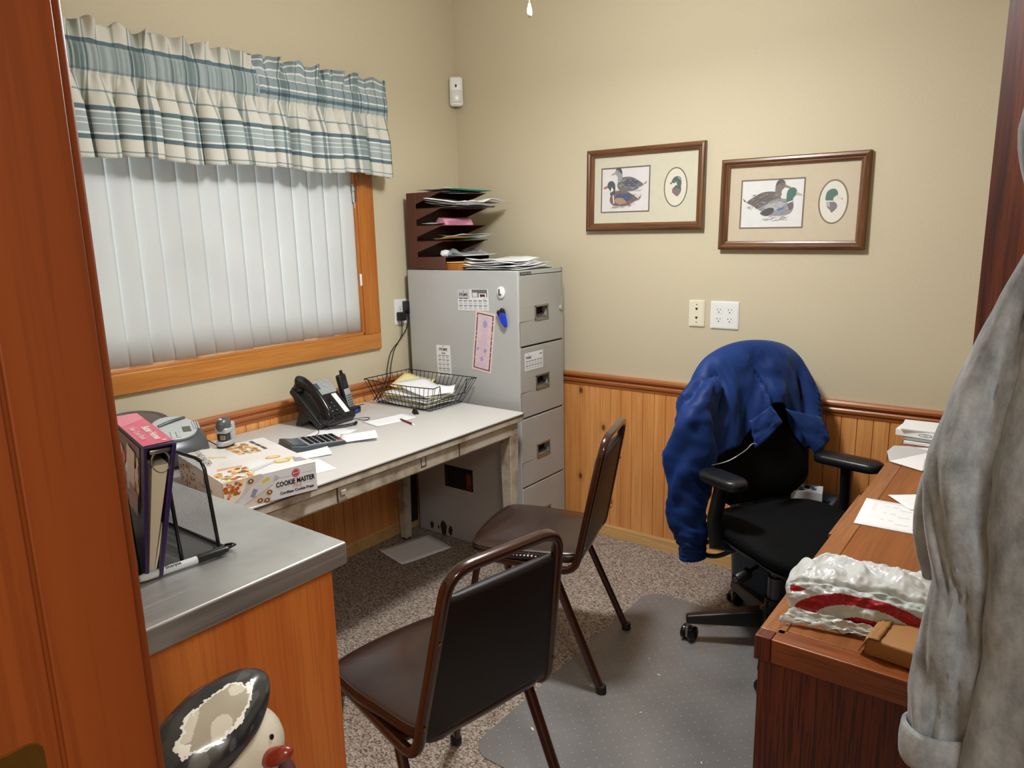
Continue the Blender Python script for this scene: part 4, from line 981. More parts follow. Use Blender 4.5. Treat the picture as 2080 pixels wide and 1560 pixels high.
tag(obj('metal_strip', q, black_pl, loc=(.40, -1.3, 0)), 'dark upright metal strip between the desk back and the filing cabinet', 'metal strip')

# wire basket ---------------------------------------------------------------------
wb = thing('wire_basket', 'black wire letter basket full of papers at the far end of the white desk', 'basket', (.26, -.63, DZ))
bx0, bx1, by0, by1 = -.175, .160, -.100, .112          # bottom
tx0, tx1, ty0, ty1 = -.205, .228, -.145, .142; TH = .118   # rim
def rim(t, side):
    pass
q = MB()
dip = [(tx1, ty0, TH), (tx1 - .012, ty0 + .055, TH), (tx1 - .018, ty0 + .065, TH * .50), (tx1 - .018, ty1 - .065, TH * .50), (tx1 - .012, ty1 - .055, TH), (tx1, ty1, TH)]
q.tube([(tx0, ty0, TH)] + [(lerp(tx0, tx1, t), ty0, TH - .006 * math.sin(PI * t)) for t in (.25, .5, .75)] + dip + [(tx0, ty1, TH)], .0022, 6, True)
obj('rim', q, black_gl, wb, smooth=60)
q = MB(); q.tube([(bx0, by0, .004), (bx1, by0, .004), (bx1, by1, .004), (bx0, by1, .004)], .0022, 6, True); obj('base_rim', q, black_gl, wb, smooth=60)
q = MB()
for i in range(17):
    t = i / 16; x = lerp(bx0, bx1, t); xt = lerp(tx0, tx1, t)
    for yb, yt in ((by0, ty0), (by1, ty1)):
        if yb == by0 or True: q.tube([(x, yb, .004), (xt, yt, TH - (.006 * math.sin(PI * t) if yb == by0 else 0))], .0013, 5)
    q.tube([(x, by0, .003), (x, by1, .003)], .0012, 5)
for i in range(9):
    t = (i + .5) / 9; y = lerp(by0, by1, t); yt = lerp(ty0, ty1, t)
    inside = ty0 + .062 < yt < ty1 - .062
    q.tube([(bx1, y, .004), (lerp(bx1, tx1, .5) - .004 if inside else tx1 - .004, yt, TH * .50 if inside else TH)], .0013, 5)
    q.tube([(bx0, y, .004), (tx0, yt, TH)], .0013, 5)
obj('wires', q, black_gl, wb, smooth=60)
rnd = random.Random(31)
for i in range(9):
    sheet('loose_paper', 'white sheet in the stack inside the black wire basket', 'paper', [paper, paper, paper_g, ylp][i % 4] if i < 8 else paper, (.262 + rnd.uniform(-.01, .01), -.622 + rnd.uniform(-.008, .008), DZ + .008 + i * .0056), .275, .19, rnd.uniform(-7, 7), .004, rough=.006, seed=70 + i, group='papers in the wire basket')
sheet('loose_paper', 'pale yellow sheet rising against the back of the wire basket', 'paper', ylp, (.155, -.56, DZ + .072), .16, .17, 20, .006, tilt=(10, 10), rough=.006, seed=91)
sheet('loose_paper', 'topmost blank white sheet slanting across the wire basket', 'paper', paper, (.285, -.62, DZ + .070), .24, .17, -12, .008, tilt=(-2, 8), rough=.004, seed=92)
sheet('torn_paper', 'torn white scrap leaning at the right end inside the wire basket', 'paper', paper, (.375, -.575, DZ + .068), .08, .07, 30, .006, tilt=(20, 0), rough=.01, seed=93)

# corded desk phone -----------------------------------------------------------------
ph = thing('desk_phone', 'black corded office phone with silver top and keypad on the white desk', 'telephone', (.262, -1.10, DZ), R(90 + 5.7))
# local: +x = across to the viewer's right (world +y), +y = away from the viewer (world -x)
sl = R(43); ct, st = math.cos(sl), math.sin(sl)
PM = Matrix(((1, 0, 0, 0), (0, ct, -st, 0), (0, st, ct, .020), (0, 0, 0, 1)))   # plate frame: x across, y up the slope, z outwards
q = MB(PM); q.prism(rrect(-.100, .104, 0, .215, .014, 4), -.030, .0); obj('body', q, black_pl, ph, bevel=.005, seg=3)
q = MB(); q.prism([(.055, .020), (.09, .045), (.152, .118), (.170, .118), (.140, .06), (.168, 0), (.136, 0), (.085, .030)], -.085, .085, 'x'); obj('stand', q, black_pl, ph, bevel=.004)
q = MB(PM); q.prism(rrect(-.040, .100, .140, .212, .008), -.002, .003); sp_ = obj('silver_panel', q, silver_pl, ph, bevel=.002)
q = MB(PM); q.rbox(-.032, .026, .168, .200, .002, .005, .001); obj('display', q, plain('lcd_grey', '#4f5d62', .25), sp_)
q = MB(PM); q.lathe([(.017, .002), (.017, .006), (.012, .0065), (.010, .004), (0, .0055)], 20, (.062, .186, 0)); obj('navigation_dial', q, silver_pl, sp_, smooth=40)
q = MB(PM)
for i in range(3): q.rbox(-.030 + .021 * i, -.016 + .021 * i, .150, .158, .002, .0055, .002)
for i in range(2): q.rbox(.040 + .024 * i, .054 + .024 * i, .150, .157, .002, .0055, .002)
obj('soft_key', q, silver_pl, sp_)
for i in range(3):
    for j in range(5):
        q = MB(PM); x, y = -.020 + .024 * i, .030 + .020 * j
        q.prism(ell(x, y, .0085, .0062, 12), -.001, .004); kk = obj('key', q, black_gl, ph, bevel=.001)
        if j < 4 and j:
            k = MB(PM); add_text(k, '123456789'[(3 - j) * 3 + i] if 0 <= (3 - j) * 3 + i < 9 else '0', Matrix.Translation((x - .003, y, .0044)), .009, '#c8ccd0'); k.open = True; obj('digit', k, print_m, kk)
q = MB(PM); q.rbox(.058, .084, .030, .134, -.001, .002, .001); lbp = obj('label_strip', q, paper, ph)
q = MB(PM)
for i in range(8): q.rbox(.084, .092, .034 + .0122 * i, .040 + .0122 * i, -.001, .004, .001)
obj('speed_key', q, black_gl, ph)
q = MB(PM)
for i in range(4): q.rbox(-.030 + .030 * i, -.012 + .030 * i, .010, .017, -.001, .003, .001)
obj('function_key', q, black_gl, ph)
# handset: a long curved bar over the left side with an ear and a mouth piece
hp = smoothpath([(-.072, .008, .018), (-.072, .030, .040), (-.072, .080, .054), (-.072, .140, .056), (-.072, .190, .042), (-.072, .212, .018)], 4)
sc = [1.25, 1.25, 1.2, 1.1, 1.0, .92, .86, .82, .80, .80, .80, .80, .80, .82, .86, .92, 1.0, 1.1, 1.2, 1.25, 1.25]
q = MB(PM); q.tube([tuple(p) for p in hp], .026, 14, scale=[sc[min(20, int(i * 21 / len(hp)))] for i in range(len(hp))], e=.72, up=(1, 0, 0)); hs = obj('handset', q, black_gl, ph, smooth=60, sub=1)
for y_ in (.022, .196): q = MB(PM); q.lathe([(.024, .0), (.026, .012), (.022, .024)], 16, (-.072, y_, 0)); obj('ear_cup', q, black_pl, hs, smooth=40)
# coiled cord on the desk
pts = []
for i in range(150):
    t = i / 149; c = smoothpath([(-.075, -.012, .012), (-.045, -.030, .010), (-.01, -.045, .0085), (.030, -.055, .0085), (.050, -.045, .009)], 38)
    p = c[min(len(c) - 1, int(t * (len(c) - 1)))]; a = t * 2 * PI * 24
    pts.append((p.x + .002 * math.sin(a), p.y + .0055 * math.cos(a), max(.0022, p.z - .001 + .0055 * math.sin(a))))
q = MB().tube(pts, .0016, 5); obj('coiled_cord', q, black_pl, ph, smooth=60)
q = MB().tube(smoothpath([(.09, .02, .004), (.13, .0, .004), (.145, -.03, .003), (.11, -.045, .003), (.095, -.01, .004)], 5), .0016, 5); obj('line_cord', q, black_pl, ph, smooth=60)
q = MB().tube(smoothpath([(-.07, .09, .01), (-.10, .02, .003), (-.14, -.02, .003), (-.20, -.05, .003)], 5), .0014, 5); obj('line_cord', q, black_pl, ph, smooth=60)

# cordless phone in its cradle -------------------------------------------------------
cp = thing('cordless_phone', 'slim black cordless phone with silver keypad standing in its charging cradle', 'telephone', (.135, -.935, DZ), R(90 + 14))
q = MB(); q.rbox(-.038, .038, -.034, .040, 0, .030, .008, 3); q.rbox(-.032, .032, .006, .034, .02, .075, .006, 2); obj('cradle', q, black_gl, cp, smooth=40)
q = MB(); q.rbox(-.012, .010, -.036, -.033, .010, .022, .002); obj('blue_logo', q, plain('blue_mark', '#2038c8', .3), cp)
HM = Matrix.Translation((0, .002, .022)) @ Matrix.Rotation(R(-14), 4, 'X')
q = MB(HM); q.rbox(-.025, .025, -.012, .014, 0, .155, .009, 3); q.rbox(.004, .018, -.004, .008, .150, .172, .004, 2); hs = obj('handset', q, black_pl, cp, smooth=40)
q = MB(HM); q.rbox(-.020, .020, -.0145, -.011, .006, .088, .004, 2); kp = obj('keypad_plate', q, silver_pl, hs, smooth=40)
q = MB(HM)
for i in range(3):
    for j in range(5): q.rbox(-.0165 + .0117 * i, -.0075 + .0117 * i, -.016, -.014, .012 + .0105 * j, .019 + .0105 * j, .0015)
obj('key', q, dgrey_pl, kp)
q = MB(HM); q.lathe([(.010, -.0150), (.010, -.0162), (.006, -.0165), (.005, -.015), (0, -.0165)], 16, (0, 0, .076), 'y') if False else q.rbox(-.009, .009, -.0165, -.014, .068, .084, .004, 2); obj('navigation_key', q, silver_pl, kp, smooth=40)
q = MB(HM); q.rbox(-.017, .017, -.0135, -.011, .096, .120, .002); obj('display', q, plain('lcd_dark', '#22262c', .15), hs)
q = MB(HM); q.rbox(-.010, .010, -.0135, -.011, .134, .142, .003); obj('earpiece', q, dark_slot, hs)
q = MB(); q.tube(smoothpath([(.035, .02, .006), (.07, .03, .003), (.12, .05, .003), (.16, .04, .003)], 5), .0015, 5); obj('cord', q, black_pl, cp, smooth=60)

# calculator ----------------------------------------------------------------------
cl = thing('calculator', 'dark grey desk calculator with a red key lying below the corded phone', 'calculator', (.405, -1.345, DZ), R(90 - 16), rot=(0, 0, R(72)))
# local x = long side
q = MB(); q.prism([(-.100, 0), (.100, 0), (.104, .010), (.100, .014), (-.060, .022), (-.104, .030), (-.108, .012)], -.068, .068, 'y'); obj('body', q, dgrey_pl if False else plain('calculator_grey', '#3a4047', .35, .1), cl, bevel=.003)
CM = Matrix.Translation((0, 0, .0165)) @ Matrix.Rotation(R(2.8), 4, 'Y')
q = MB(CM); q.box(-.038, .096, -.060, .060, .0012, .0030); kb = obj('keypad_plate', q, plain('silver_grey', '#b4babf', .35, .1), cl)
for i in range(6):
    for j in range(5):
        red = (i == 5 and j == 0)
        q = MB(CM); x, y = -.030 + .0215 * i, -.052 + .0225 * j; q.rbox(x, x + .0155, y, y + .015, .002, .0065, .0015); obj('key', q, plain('red_key', '#c01f2a', .4) if red else black_gl, cl)
q = MB(CM); q.box(-.090, -.044, -.045, .050, .003, .0062); obj('display', q, plain('lcd_slate', '#5a6b76', .2), cl)
q = MB(CM); q.box(-.100, -.093, -.050, .050, .004, .0080); obj('solar_strip', q, black_gl, cl)

# papers, pencil and clip on the desk ---------------------------------------------
sheet('note_pad', 'small blank white notepad lying over the right end of the calculator', 'notepad', paper, (.488, -1.195, DZ + .012), .135, .105, 53, .0, tilt=(2, -3), th=.0015)
sheet('loose_paper', 'white sheet lying between the calculator and the cookie press box', 'paper', paper, (.480, -1.425, DZ + .002), .15, .12, 60, .003, tilt=(0, -1), seed=8)
sheet('loose_paper', 'white sheet corner poking out beside the right end of the cookie press box', 'paper', paper, (.610, -1.53, DZ + .001), .14, .16, 75, .0, seed=9)
sheet('envelope', 'white envelope with pencil notes lying in front of the wire basket', 'envelope', paper, (.372, -.925, DZ + .001), .20, .115, 80, .001, seed=10, prnt=lambda k, w, h: [P2(k, -w * .3 + i * .02, -w * .3 + i * .02 + .015, -.02 + .004 * (i % 3), -.019 + .004 * (i % 3), .0010, '#8a8a90') for i in range(6)])
sheet('loose_paper', 'white sheet half hidden beneath the corded phone', 'paper', paper, (.33, -1.22, DZ + .0006), .16, .20, 20, .0, seed=11)
pc = thing('pencil', 'dark red pencil with a white eraser lying on the white desk', 'pencil', (.470, -.920, DZ + .0042), R(-17))
q = MB(); q.tube([(-.055, 0, 0), (.046, 0, 0)], .004, 6); obj('barrel', q, plain('dark_red_paint', '#6e1420', .35), pc)
q = MB(); q.tube([(.046, 0, 0), (.060, 0, 0)], .0041, 10); obj('eraser', q, paper, pc)
q = MB(); q.tube([(-.055, 0, 0), (-.066, 0, 0)], .0038, 6, scale=[1, .15]); obj('tip', q, plain('pencil_wood', '#c99a60', .7), pc)
bc = thing('binder_clip', 'black binder clip with its handles up beside the wire basket', 'binder clip', (.385, -.785, DZ), R(-30))
q = MB(); q.prism([(-.012, 0), (.012, 0), (.003, .020), (-.003, .020)], -.021, .021, 'x'); obj('body', q, black_gl, bc, bevel=.001)
for s in (-1, 1):
    q = MB(); q.tube([(-.010, s * .003, .019), (-.012, s * .012, .030), (-.006, s * .020, .042), (.006, s * .020, .042), (.012, s * .012, .030), (.010, s * .003, .019)], .0011, 6); obj('handle', q, black_gl, bc, smooth=50)
q = MB(); q.tube(smoothpath([(.045, -1.66, DZ + .10), (.05, -1.60, DZ + .05), (.10, -1.55, DZ + .003), (.18, -1.56, DZ + .003), (.26, -1.555, DZ + .003)], 6), .0022, 6)
cord_a = q
q = MB(); q.tube(smoothpath([(.26, -1.66, DZ + .003), (.28, -1.58, DZ + .003), (.27, -1.50, DZ + .003), (.29, -1.40, DZ + .003)], 6), .0026, 6)
cord_b = q
def world_part(nm, q, mt, par):
    o = obj(nm, q, mt, smooth=60); bpy.context.view_layer.update(); o.parent = par; o.matrix_parent_inverse = par.matrix_world.inverted(); return o

# cookie press box --------------------------------------------------------------
BL = .282; BD = .385; BH = .0875
cb = thing('cookie_press_box', 'white cookie press box with food pictures overhanging the near end of the white desk', 'box', (.783, -1.783, DZ), R(78.5))
# local x along the printed front (to the viewer's right), local y into the desk; the front face is y = 0
# carton with slightly sagging lid
def lid(u, v):
    return ((u - .5) * BL, v * BD, BH + .007 * math.sin(PI * u) * math.sin(PI * v) * .6 + .002 * nz(u * 5, v * 5, 1))
q = MB(); q.box(-BL / 2, BL / 2, 0, BD, .0005, BH - .001); obj('carton', q, plain('box_white', '#e4e2df', .35, var=.02), cb, bevel=.0015)
q = MB(); q.col = hexc('#e8e6e3'); q.grid(lid, 16, 20)
rnd = random.Random(77)
LM = lambda u, v, dz=.0006: tuple(a + b_ for a, b_ in zip(lid(u, v), (0, 0, dz)))
def blob(q, u, v, r, col, rv=None, dz=.0006, n=9, e=1): q.poly([LM(min(.998, max(.002, u + r / BL * math.cos(a * 2 * PI / n) * (1 + .2 * rnd.random()))), min(.999, max(.002, v + r * e / BD * math.sin(a * 2 * PI / n) * (1 + .2 * rnd.random()))), dz) for a in range(n)], col)
FOOD = ['#d99a4c', '#e8bb6a', '#b86a2c', '#f0d28c', '#8a9c4a', '#c4532e', '#7c4a24', '#efe0c0']
for _ in range(55): blob(q, rnd.uniform(.04, .36), rnd.uniform(.02, .24) , rnd.uniform(.004, .011), rnd.choice(FOOD), dz=.0007 + rnd.random() * .0004)
for i in range(3):
    for j in range(8):
        for k in range(2): blob(q, .50 + .09 * i + .02 * k + rnd.uniform(-.02, .02), .60 + .045 * j, rnd.uniform(.005, .0095), rnd.choice(['#e2b56a', '#c98a44', '#f0d49a', '#a86a34']), dz=.0008 + .0002 * k)
    a = .50 + .09 * i
for v_ in (.62, .74, .86): q.poly([LM(.79, v_, .001), LM(.83, v_, .001), LM(.83, v_ + .10, .001), LM(.79, v_ + .10, .001)], '#3c3d42')
for u_, v_, r_ in ((.72, .34, .022), (.74, .20, .026), (.86, .24, .014)): blob(q, u_, v_, r_, '#dcae62', dz=.0008, n=16, e=.7); blob(q, u_, v_, r_ * .7, '#eed29a', dz=.001, n=14, e=.7)
q.poly([LM(.84, .12, .0009), LM(.97, .10, .0009), LM(.95, .2, .0009), LM(.88, .22, .0009)], '#9aa2ac')
q.poly([LM(.10, .30, .0009), LM(.34, .26, .0009), LM(.36, .30, .0009), LM(.12, .35, .0009)], '#e0aa84')
q.poly([LM(.38, .10, .0009), LM(.66, .20, .0009), LM(.66, .23, .0009), LM(.36, .16, .0009)], '#cfd2da')
q.poly([LM(.20, .70, .0009), LM(.34, .60, .0009), LM(.36, .63, .0009), LM(.22, .75, .0009)], '#e6dcb0')
add_text(q, 'COOKIE MASTER', Matrix.Translation((-.100, .285, BH + .0072)) @ Matrix.Rotation(R(-96), 4, 'Z'), .026, '#2a2a2e')
q.open = True; lidp = obj('printed_lid', q, print_gl, cb)
q = MB(Matrix(((1, 0, 0, 0), (0, 0, -1, -.0008), (0, 1, 0, 0), (0, 0, 0, 1)))); q.col = hexc('#dadadb')
q.poly([(-BL / 2 + .001, .001, 0), (BL / 2 - .001, .001, 0), (BL / 2 - .001, BH - .001, 0), (-BL / 2 + .001, BH - .001, 0)], '#dcdcde')
# picture third with press and biscuits
q.poly([(-BL / 2 + .001, .002, .0002)] + [(a, b_, .0002) for a, b_ in arc((-BL / 2 + .02, .02), .115, -9, 38, 10)] + [(-BL / 2 + .001, BH - .002, .0002)], '#cfc6ba')
q.poly([(a, b_, .0004) for a, b_ in arc((-BL / 2 - .005, BH + .002), .072, -84, -4, 12)] + [(-BL / 2 + .001, BH - .002, .0004), (-BL / 2 + .001, BH - .07, .0004)], '#e6e2d6')
for _ in range(46):
    a, r_ = rnd.uniform(-84, -6), rnd.uniform(.01, .062); x, y = -BL / 2 - .005 + r_ * math.cos(R(a)), BH + .002 + r_ * math.sin(R(a)); s = rnd.uniform(.003, .008)
    if x > -BL / 2 + .006 and y < BH - .006: q.poly([(x + s * math.cos(k * 1.05), y + s * math.sin(k * 1.05), .0006 + rnd.random() * .0003) for k in range(6)], rnd.choice(FOOD))
q.poly([(-.125, .004, .001), (-.105, .002, .001), (.004, .052, .001), (.012, .074, .001), (-.02, .080, .001), (-.060, .060, .001)], '#d4d5d8')
q.poly([(-.068, .030, .0012), (-.056, .024, .0012), (-.044, .046, .0012), (-.056, .052, .0012)], '#8f959e')
q.poly([(-.028, .060, .0012), (-.006, .068, .0012), (-.010, .076, .0012), (-.030, .070, .0012)], '#d8c64a')
q.poly([(.004, .060, .0012), (.024, .068, .0012), (.010, .078, .0012)], '#b9bec4')
for x, y in ((-.040, .012), (-.010, .030), (-.062, .076), (-.020, .008)):
    q.poly([(x + .009 * math.cos(k * .7), y + .007 * math.sin(k * .7), .0013) for k in range(9)], '#8a5a30'); q.poly([(x + .003 * math.cos(k), y + .003 * math.sin(k), .0015) for k in range(6)], '#f0e0b8')
q.poly([(.075 + .0125 * math.cos(a * PI / 10), .069 + .0125 * math.sin(a * PI / 10), .0008) for a in range(20)], '#b02a3a')
q.poly([(.075 + .0105 * math.cos(a * PI / 10), .069 + .0105 * math.sin(a * PI / 10), .001) for a in range(20)], '#e2a8b0'); q.poly([(.075 + .009 * math.cos(a * PI / 10), .069 + .009 * math.sin(a * PI / 10), .0011) for a in range(20)], '#c03a4a')
add_text(q, 'Wilton', Matrix.Translation((.075, .069, .0013)) @ Matrix.Rotation(R(12), 4, 'Z'), .0068, '#fff4f4')
add_text(q, 'COOKIE MASTER', Matrix.Translation((.072, .0440, .001)) @ Matrix.Diagonal((.80, 1.05, 1, 1)), .0200, '#17171b', bold=.0006)
add_text(q, 'Plus', Matrix.Translation((.075, .0315, .0012)), .0180, '#b98a6a', shear=.4)
add_text(q, 'Cordless Cookie Press', Matrix.Translation((.075, .0165, .001)), .0115, '#17171b', bold=.0004)
for x0_, x1_, y_ in ((.018, .060, .064), (.090, .134, .064), (.018, .052, .031), (.098, .134, .031)): P2(q, x0_, x1_, y_, y_ + .0006, .001, '#8a8a90')
q.open = True; obj('printed_front', q, print_gl, cb)
q = MB(frame((-BL / 2 - .0008, BD, 0), (0, -1, 0), (0, 0, 1))); q.poly([(.002, .002, 0), (BD - .002, .002, 0), (BD - .002, BH - .002, 0), (.002, BH - .002, 0)], '#dbd6cc')
for _ in range(60): x, y, s = rnd.uniform(.02, .16), rnd.uniform(.01, .08), rnd.uniform(.003, .008); q.poly([(x + s * math.cos(k), y + s * math.sin(k), .0004) for k in range(6)], rnd.choice(FOOD))
q.poly([(.24 + .0125 * math.cos(a * PI / 10), .062 + .0125 * math.sin(a * PI / 10), .0006) for a in range(20)], '#b02a3a'); add_text(q, 'COOKIE MASTER', Matrix.Translation((.24, .040, .0006)), .015, '#3a3a3e')
q.open = True; obj('printed_side', q, print_gl, cb)

# compact electric stapler standing on the box ------------------------------------------
es = thing('electric_stapler', 'small upright grey and dark grey electric stapler standing on the cookie press box', 'stapler', (.420, -1.705, DZ + BH + .006), R(25))
# local -y faces the viewer
q = MB(); q.prism(ell(0, .004, .024, .034, 20), 0, .016); obj('base', q, silver_pl, es, bevel=.003, seg=3)
q = MB(); q.prism(ell(0, .004, .0245, .0345, 20), -.003, .001); obj('base_pad', q, rubber, es)
q = MB(); q.rbox(-.022, .022, .012, .038, .012, .075, .008, 3); q.rbox(-.022, .022, -.020, .036, .040, .062, .008, 3); obj('column', q, silver_pl, es, smooth=40)
q = MB(); q.ball((0, .004, .066), (.022, .031, .028), 20, 12); obj('head', q, dgrey_pl, es, smooth=60)
q = MB(); q.ball((0, -.012, .089), (.007, .007, .004), 12, 8); obj('button', q, silver_pl, es, smooth=60)
q = MB(); q.rbox(-.017, .015, -.014, .012, .017, .040, .002); obj('throat', q, black_gl, es)
q = MB(); q.rbox(-.004, .014, -.019, -.012, .020, .038, .002); obj('staple_guide', q, chrome, es)

# radio -----------------------------------------------------------------------------
ra = thing('radio', 'silver and dark grey rounded portable radio behind the red binder by the window wall', 'radio', (.165, -1.835, DZ), R(90 - 6))
# local x: along the wall to the right, local -y faces the room
prof = [(-.080, .012), (-.100, .050), (-.088, .085), (-.045, .128), (.010, .158), (.060, .160), (.100, .130), (.112, .060), (.100, .012)]
pv = smoothpath([(0, a, b_) for a, b_ in prof], 5, True)
def rad(u, v):
    k = int(v * (len(pv))) % len(pv); p = pv[k]; t = 2 * u - 1; s = (1 - abs(t) ** 3.2) ** .45
    return (t * .195, .006 + (p.y - .006) * (.25 + .75 * s), .006 + (p.z - .006) * (.45 + .55 * s))
q = MB().grid(rad, 32, len(pv)); obj('body', q, dgrey_pl, ra, smooth=60)
# sloping silver control face and the round lid of the player
RM = frame((.078, -.050, .134), (1, 0, -.10), (0, 1, .95))
q = MB(RM); q.prism(ell(-.006, .0, .078, .050, 32), -.012, .006); fp = obj('control_panel', q, silver_pl, ra, bevel=.004, seg=3)
q = MB(RM); q.rbox(.018, .046, -.022, .000, .004, .0085, .002); obj('display', q, plain('lcd_olive', '#5d6258', .2), fp)
q = MB(RM)
for i in range(3): q.rbox(-.045 + .018 * i, -.031 + .018 * i, -.044, -.018, .004, .009, .002)
for i in range(3): q.rbox(.056 + .008 * i, .061 + .008 * i, -.014, .018, .004, .009, .001)
obj('key', q, silver_pl, fp)
q = MB(RM); q.tube(smoothpath([(-.055, .010, .008), (-.01, .024, .012), (.04, .038, .008)], 6), .005, 8, e=.6); obj('carry_grip', q, dgrey_pl, fp, smooth=50)
RM2 = frame((-.020, .016, .158), (1, 0, -.03), (0, 1, .32))
q = MB(RM2); q.prism(ell(0, 0, .105, .080, 32), 0, .010); cd_ = obj('player_lid', q, plain('smoked_lid', '#4a4642', .25), ra, bevel=.004, seg=3)
q = MB(RM2); q.prism(ell(0, 0, .08, .058, 28), .010, .0115); obj('lid_ring', q, plain('smoked_lid_inner', '#5c5550', .3), cd_)
q = MB(); q.rbox(.125, .150, -.092, -.080, .040, .052, .002); obj('audio_socket', q, silver_pl, ra)
world_part('power_cord', cord_a, black_pl, ra)
world_part('power_cord', cord_b, black_pl, es)

# ------------------------------------------------------------------ steel-topped counter
KZ = .94; KX, KY = 1.592, -2.177
ct_ = thing('counter', 'stainless steel topped counter with an orange-brown wood end panel, left foreground', 'counter', (.95, -2.41, 0))
q = MB(Matrix.Translation((-.95, 2.41, 0))); q.box(.10, KX, DY0 + .002, KY, KZ - .042, KZ); obj('steel_top', q, steel, ct_, bevel=.0035, seg=3)
q = MB(Matrix.Translation((-.95, 2.41, 0))); q.box(KX - .045, KX - .025, DY0 + .004, KY - .018, 0.0, KZ - .042); obj('end_panel', q, panel_w, ct_, bevel=.0015)
q = MB(Matrix.Translation((-.95, 2.41, 0))); q.box(.12, KX - .045, DY0 + .004, KY - .03, .08, KZ - .042).box(.12, KX - .045, DY0 + .004, KY - .09, 0, .08); obj('cabinet_body', q, panel_w, ct_)
for i in range(3):
    q = MB(Matrix.Translation((-.95, 2.41, 0))); x = .14 + .475 * i; q.box(x, x + .465, KY - .03, KY - .012, .10, KZ - .06); d = obj('door', q, panel_w, ct_, bevel=.002)
    q = MB(Matrix.Translation((-.95, 2.41, 0))); q.tube([(x + .40, KY - .012, .78), (x + .40, KY + .012, .78), (x + .40, KY + .012, .68), (x + .40, KY - .012, .68)], .004, 6); obj('handle', q, chrome, d, smooth=50)

# mesh desk sorter ------------------------------------------------------------------
m, nt, b = newmat('wire_mesh')
b.inputs['Base Color'].default_value = hexc('#15161a'); b.inputs['Roughness'].default_value = .4; b.inputs['Metallic'].default_value = .5
tc = N(nt, 'ShaderNodeTexCoord'); mp = N(nt, 'ShaderNodeMapping'); mp.inputs['Rotation'].default_value = (0, 0, 0); mp.inputs['Scale'].default_value = (330, 330, 330); nt.links.new(tc.outputs['Object'], mp.inputs[0])
sx = N(nt, 'ShaderNodeSeparateXYZ'); nt.links.new(mp.outputs[0], sx.inputs[0])
ad = N(nt, 'ShaderNodeMath', operation='ADD'); nt.links.new(sx.outputs[2], ad.inputs[0]); nt.links.new(sx.outputs[1], ad.inputs[1])
outs = []
for src, k_ in ((ad.outputs[0], .30), (sx.outputs[0], .16)):
    fr = N(nt, 'ShaderNodeMath', operation='FRACT'); nt.links.new(src, fr.inputs[0])
    lt = N(nt, 'ShaderNodeMath', operation='LESS_THAN'); lt.inputs[1].default_value = k_; nt.links.new(fr.outputs[0], lt.inputs[0]); outs.append(lt.outputs[0])
mxn = N(nt, 'ShaderNodeMath', operation='MAXIMUM'); nt.links.new(outs[0], mxn.inputs[0]); nt.links.new(outs[1], mxn.inputs[1]); nt.links.new(mxn.outputs[0], b.inputs['Alpha'])
mesh_m = m
so = thing('desk_sorter', 'black wire mesh desk sorter standing on the steel counter', 'file sorter', (1.34, -2.40, KZ))
# divider outlines in x (to the room) and z
def divider(y, x0, x1, xt0, xt1, h, lean=0):
    out = [(x1, .004), (lerp(x1, xt1, .88), h * .88), (xt1 - .012, h), (xt0 + .012, h + .002), (xt0, h * .92), (x0, .004)]
    P = lambda a, b_: (a, y + lean * b_, b_)
    q = MB(); i = q.P([P(a, b_) for a, b_ in out]); q.F(range(i, i + len(out))); q.open = True; o = obj('mesh_divider', q, mesh_m, so)
    q = MB(); q.tube([P(a, b_) for a, b_ in [(x1, .004), (lerp(x1, xt1, .5), h * .5), (lerp(x1, xt1, .88), h * .9), (xt1 - .006, h * .98), (xt1 - .022, h), (xt0 + .02, h + .002), (xt0 + .004, h * .96), (lerp(x0, xt0, .5), h * .5), (x0, .004)]], .0034, 8); obj('divider_frame', q, black_gl, o, smooth=60)
divider(.074, -.10, .088, -.10, .066, .160)
divider(.006, -.10, .088, -.10, .078, .155, -.02)
divider(-.066, -.10, .088, -.10, .085, .150, -.02)
q = MB(); i = q.P([(-.11, -.10, .004), (.092, -.10, .004), (.092, .080, .004), (-.11, .080, .004)]); q.F(range(i, i + 4)); q.open = True; obj('mesh_base', q, mesh_m, so)
q = MB(); q.tube([(-.11, -.12, .004), (.094, -.12, .004), (.094, .080, .004), (-.11, .080, .004)], .0034, 8, True); obj('base_frame', q, black_gl, so, smooth=60)
q = MB(); q.tube([(.092, .062, .006), (.108, .066, .008), (.118, .076, .010), (.116, .088, .010), (.104, .090, .008), (.094, .082, .006)], .0026, 8); obj('wire_loop', q, black_gl, so, smooth=60)

# cook-book binder with its spine up, between the dividers
bn = thing('cookbook_binder', 'purple and red ring binder of recipes standing spine up in the mesh sorter', 'binder', (1.447, -2.452, KZ + .006), R(-14))
H_ = .215
# local x towards the room (page ends at x=0), y across
def slab(y0t, y1t, y0b, y1b, x0, x1, z0, z1):
    q = MB(); i = q.P([(x0, y0b, z0), (x1, y0b, z0), (x1, y1b, z0), (x0, y1b, z0), (x0, y0t, z1), (x1, y0t, z1), (x1, y1t, z1), (x0, y1t, z1)])
    for a in ((0, 3, 2, 1), (4, 5, 6, 7), (0, 1, 5, 4), (1, 2, 6, 5), (2, 3, 7, 6), (3, 0, 4, 7)): q.F([i + w_ for w_ in a])
    return q
purple = plain('purple_cover', '#2a1248', .4); 
XB = -.255
obj('cover', slab(.008, .013, -.014, -.008, XB, .004, 0, H_ - .002), purple, bn, bevel=.001)
obj('cover', slab(.050, .056, .006, .012, XB, .008, -.002, H_ - .002), purple, bn, bevel=.001)
q = MB(); q.box(XB, .007, .008, .056, H_ - .004, H_); sp_ = obj('spine', q, purple, bn, bevel=.0015)
